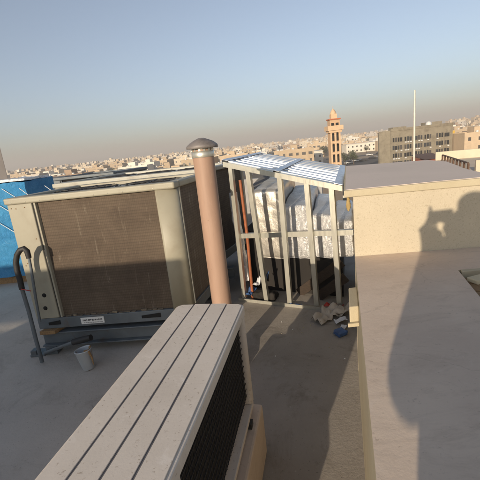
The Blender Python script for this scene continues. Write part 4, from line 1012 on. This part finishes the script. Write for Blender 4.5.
for px, Yd, rz, cl_, lb in cars:
    o = bpy.data.objects.new('parked_car', None); COL.objects.link(o); o.location = (HX(px)*Yd, Yd, GZ+.03); o.rotation_euler.z = R(rz); tag(o, lb, 'car', 'cars parked around the minaret')
    for nm, me in cp_[cl_]:
        q_ = bpy.data.objects.new(nm, me); COL.objects.link(q_); q_.parent = o

# ------------------------------------------------------------------ haze
hz = MB(); hz.box(-4100, 4100, -320, 6000, GZ-1, 70)
m = bpy.data.materials.new('haze_air'); m.use_nodes = True; t = m.node_tree
for n_ in list(t.nodes):
    if n_.type == 'BSDF_PRINCIPLED': t.nodes.remove(n_)
pv = t.nodes.new('ShaderNodeVolumePrincipled'); pv.inputs['Color'].default_value = (.82, .775, .735, 1); pv.inputs['Density'].default_value = .00075; pv.inputs['Anisotropy'].default_value = 0
t.links.new(pv.outputs[0], [n_ for n_ in t.nodes if n_.type == 'OUTPUT_MATERIAL'][0].inputs['Volume'])
o = obj('haze', hz, m); tag(o, 'pale brown haze over the city', 'haze', kind='stuff')

# ------------------------------------------------------------------ photographer (casts the shadow on the cream block)
def skin_mesh(name, verts, edges, radii, mats, parent, matfn=None, lv=2, rootv=0):
    me = bpy.data.meshes.new(name); me.from_pydata([Vector(v)-ORG[parent] for v in verts], edges, [])
    tmp = bpy.data.objects.new('tmp', me); COL.objects.link(tmp)
    tmp.modifiers.new('skin', 'SKIN')
    for i, sv in enumerate(me.skin_vertices[0].data):
        r_ = radii[i]; sv.radius = r_ if isinstance(r_, tuple) else (r_, r_); sv.use_root = (i == rootv)
    ss = tmp.modifiers.new('sub', 'SUBSURF'); ss.levels = lv; ss.render_levels = lv
    dg = bpy.context.evaluated_depsgraph_get(); nm = bpy.data.meshes.new_from_object(tmp.evaluated_get(dg)); nm.name = name
    bpy.data.objects.remove(tmp)
    nm.materials.clear()
    for m_ in mats: nm.materials.append(m_)
    for p_ in nm.polygons:
        p_.use_smooth = True
        if matfn: p_.material_index = matfn(p_.center+ORG[parent])
    o = bpy.data.objects.new(name, nm); COL.objects.link(o); o.parent = parent; ORG[o] = ORG[parent]; return o
py = -.36; pxx = .11
pr_ = thing('person', 'person in dark shirt holding up a phone, seen by the shadow on the cream block', 'person', (pxx, py, 0))
V = []; Ed = []; Rd = []
def J(p_, r_, par=None):
    V.append(p_); Rd.append(r_)
    if par is not None: Ed.append((par, len(V)-1))
    return len(V)-1
pel = J((pxx-.02, py-.02, 1.0), (.36, .20)); wa = J((pxx-.02, py-.01, 1.17), (.33, .19), pel); ch = J((pxx, py-.01, 1.38), (.25, .16), wa); nb = J((pxx-.01, py, 1.59), (.19, .11), ch); nk = J((pxx, py+.01, 1.63), (.066, .066), nb)
hd0 = J((pxx, py+.03, 1.68), (.078, .09), nk); hd1 = J((pxx, py+.03, 1.77), (.092, .106), hd0); hd2 = J((pxx, py+.015, 1.845), (.075, .09), hd1)
for s_, hx, hz_, ex in ((-1, -.030, 1.575, -.215), (1, .150, 1.605, .40)):
    sh = J((pxx+s_*.20, py, 1.535), .105, ch); el = J((ex, py+.07, 1.18), .085, sh); wr_ = J((hx+s_*.004, -.085, hz_-.085), .044, el)
    pm = J((hx, -.045, hz_-.01), (.058, .028), wr_); pm2 = J((hx+(.012 if s_ > 0 else .004), -.04, hz_+(.075 if s_ > 0 else .045)), (.056, .026), pm)
    ht_ = J((hx-s_*.058, -.052, hz_-.012), (.056, .03), pm)
    if s_ < 0: J((.066, -.055, 1.578), (.046, .028), ht_)
    if s_ > 0: J((hx+.05, -.07, hz_+.12), (.05, .03), pm2)
    for k, (dx, dz, ln) in enumerate(((.0, .062, .9), (.008, .044, 1.05), (.012, .022, 1.0), (.014, -.000, .8))):     # fingers reach inwards behind and under the phone
        a = J((hx-s_*dx, -.034, hz_+dz), .0105, pm2 if k < 2 else pm)
        up_ = .055 if (k == 0 and s_ < 0) else 0                                                                                # index fingers stay raised on the top edge
        b_ = J((hx-s_*(dx+.036*ln), -.030, hz_+dz+.008+up_), .0105, a)
        J((hx-s_*(dx+.066*ln-(.034 if k == 0 else 0)), -.030, hz_+dz+.008+up_*1.9), .009, b_)
    a = J((hx-s_*.028, -.060, hz_-.005), .013, pm); b_ = J((hx-s_*.05, -.058, hz_+.022), .011, a); J((hx-s_*.062, -.048, hz_+.045), .009, b_)
for s_ in (-1, 1):
    hp = J((pxx+s_*.11, py-.02, .90), .125, pel); kn = J((pxx+s_*.13, py+.01, .50), .08, hp); an = J((pxx+s_*.14, py-.03, .09), .05, kn); J((pxx+s_*.15, py+.12, .045), (.048, .036), an)
def pm_(c):
    if c.z > 1.655 and abs(c.x-pxx) < .15 and c.y < py+.2: return 0
    if c.y > py+.245 and c.z > 1.2: return 0
    if c.z > .98: return 1
    if c.z > .09: return 2
    return 3
body = skin_mesh('body', V, Ed, Rd, [M['skin'], M['shirt'], M['trouser'], M['black']], pr_, pm_)
b = MB(); b.ball((pxx, py+.002, 1.80), .105, .98, 1.08, .86, 18)
b.v = [v if not (v.y > py+.06 and v.z < 1.80) else v-Vector((0, .05, 0)) for v in b.v]; obj('hair', b, M['hair'], pr_)
b = MB()
for s_ in (-1, 1): b.ball((pxx+s_*.032, py+.118, 1.755), .013, n=10)
obj('eye', b, M['white'], pr_)
b = MB(); b.add([(pxx-.016, py+.125, 1.70), (pxx+.016, py+.125, 1.70), (pxx, py+.158, 1.707), (pxx, py+.128, 1.76), (pxx, py+.12, 1.695)], [[0, 2, 3], [2, 1, 3], [0, 4, 2], [4, 1, 2]]); obj('nose', b, M['skin'], pr_)
for s_ in (-1, 1):
    b = MB(); b.ball((pxx+s_*.092, py+.02, 1.745), .03, .35, .7, 1.1, 10); obj('ear', b, M['skin'], pr_)
ph = thing('phone', 'phone held up sideways by the person behind the camera', 'phone', (.033, -.02, 1.655))
b = MB(); b.box(-.012, .150, -.020, -.012, 1.632, 1.712); obj('phone_case', b, M['black'], ph, bevel=.003)
b = MB(); b.box(-.006, .144, -.0208, -.0202, 1.637, 1.707); obj('screen', b, M['glass'], ph)
b = MB(); b.lathe((0, -.0118, 1.65), [(.0, 0), (.006, 0), (.006, -.002), (0, -.002)], 16, ax=Vector((0, -1, 0))); obj('lens', b, M['glass'], ph)
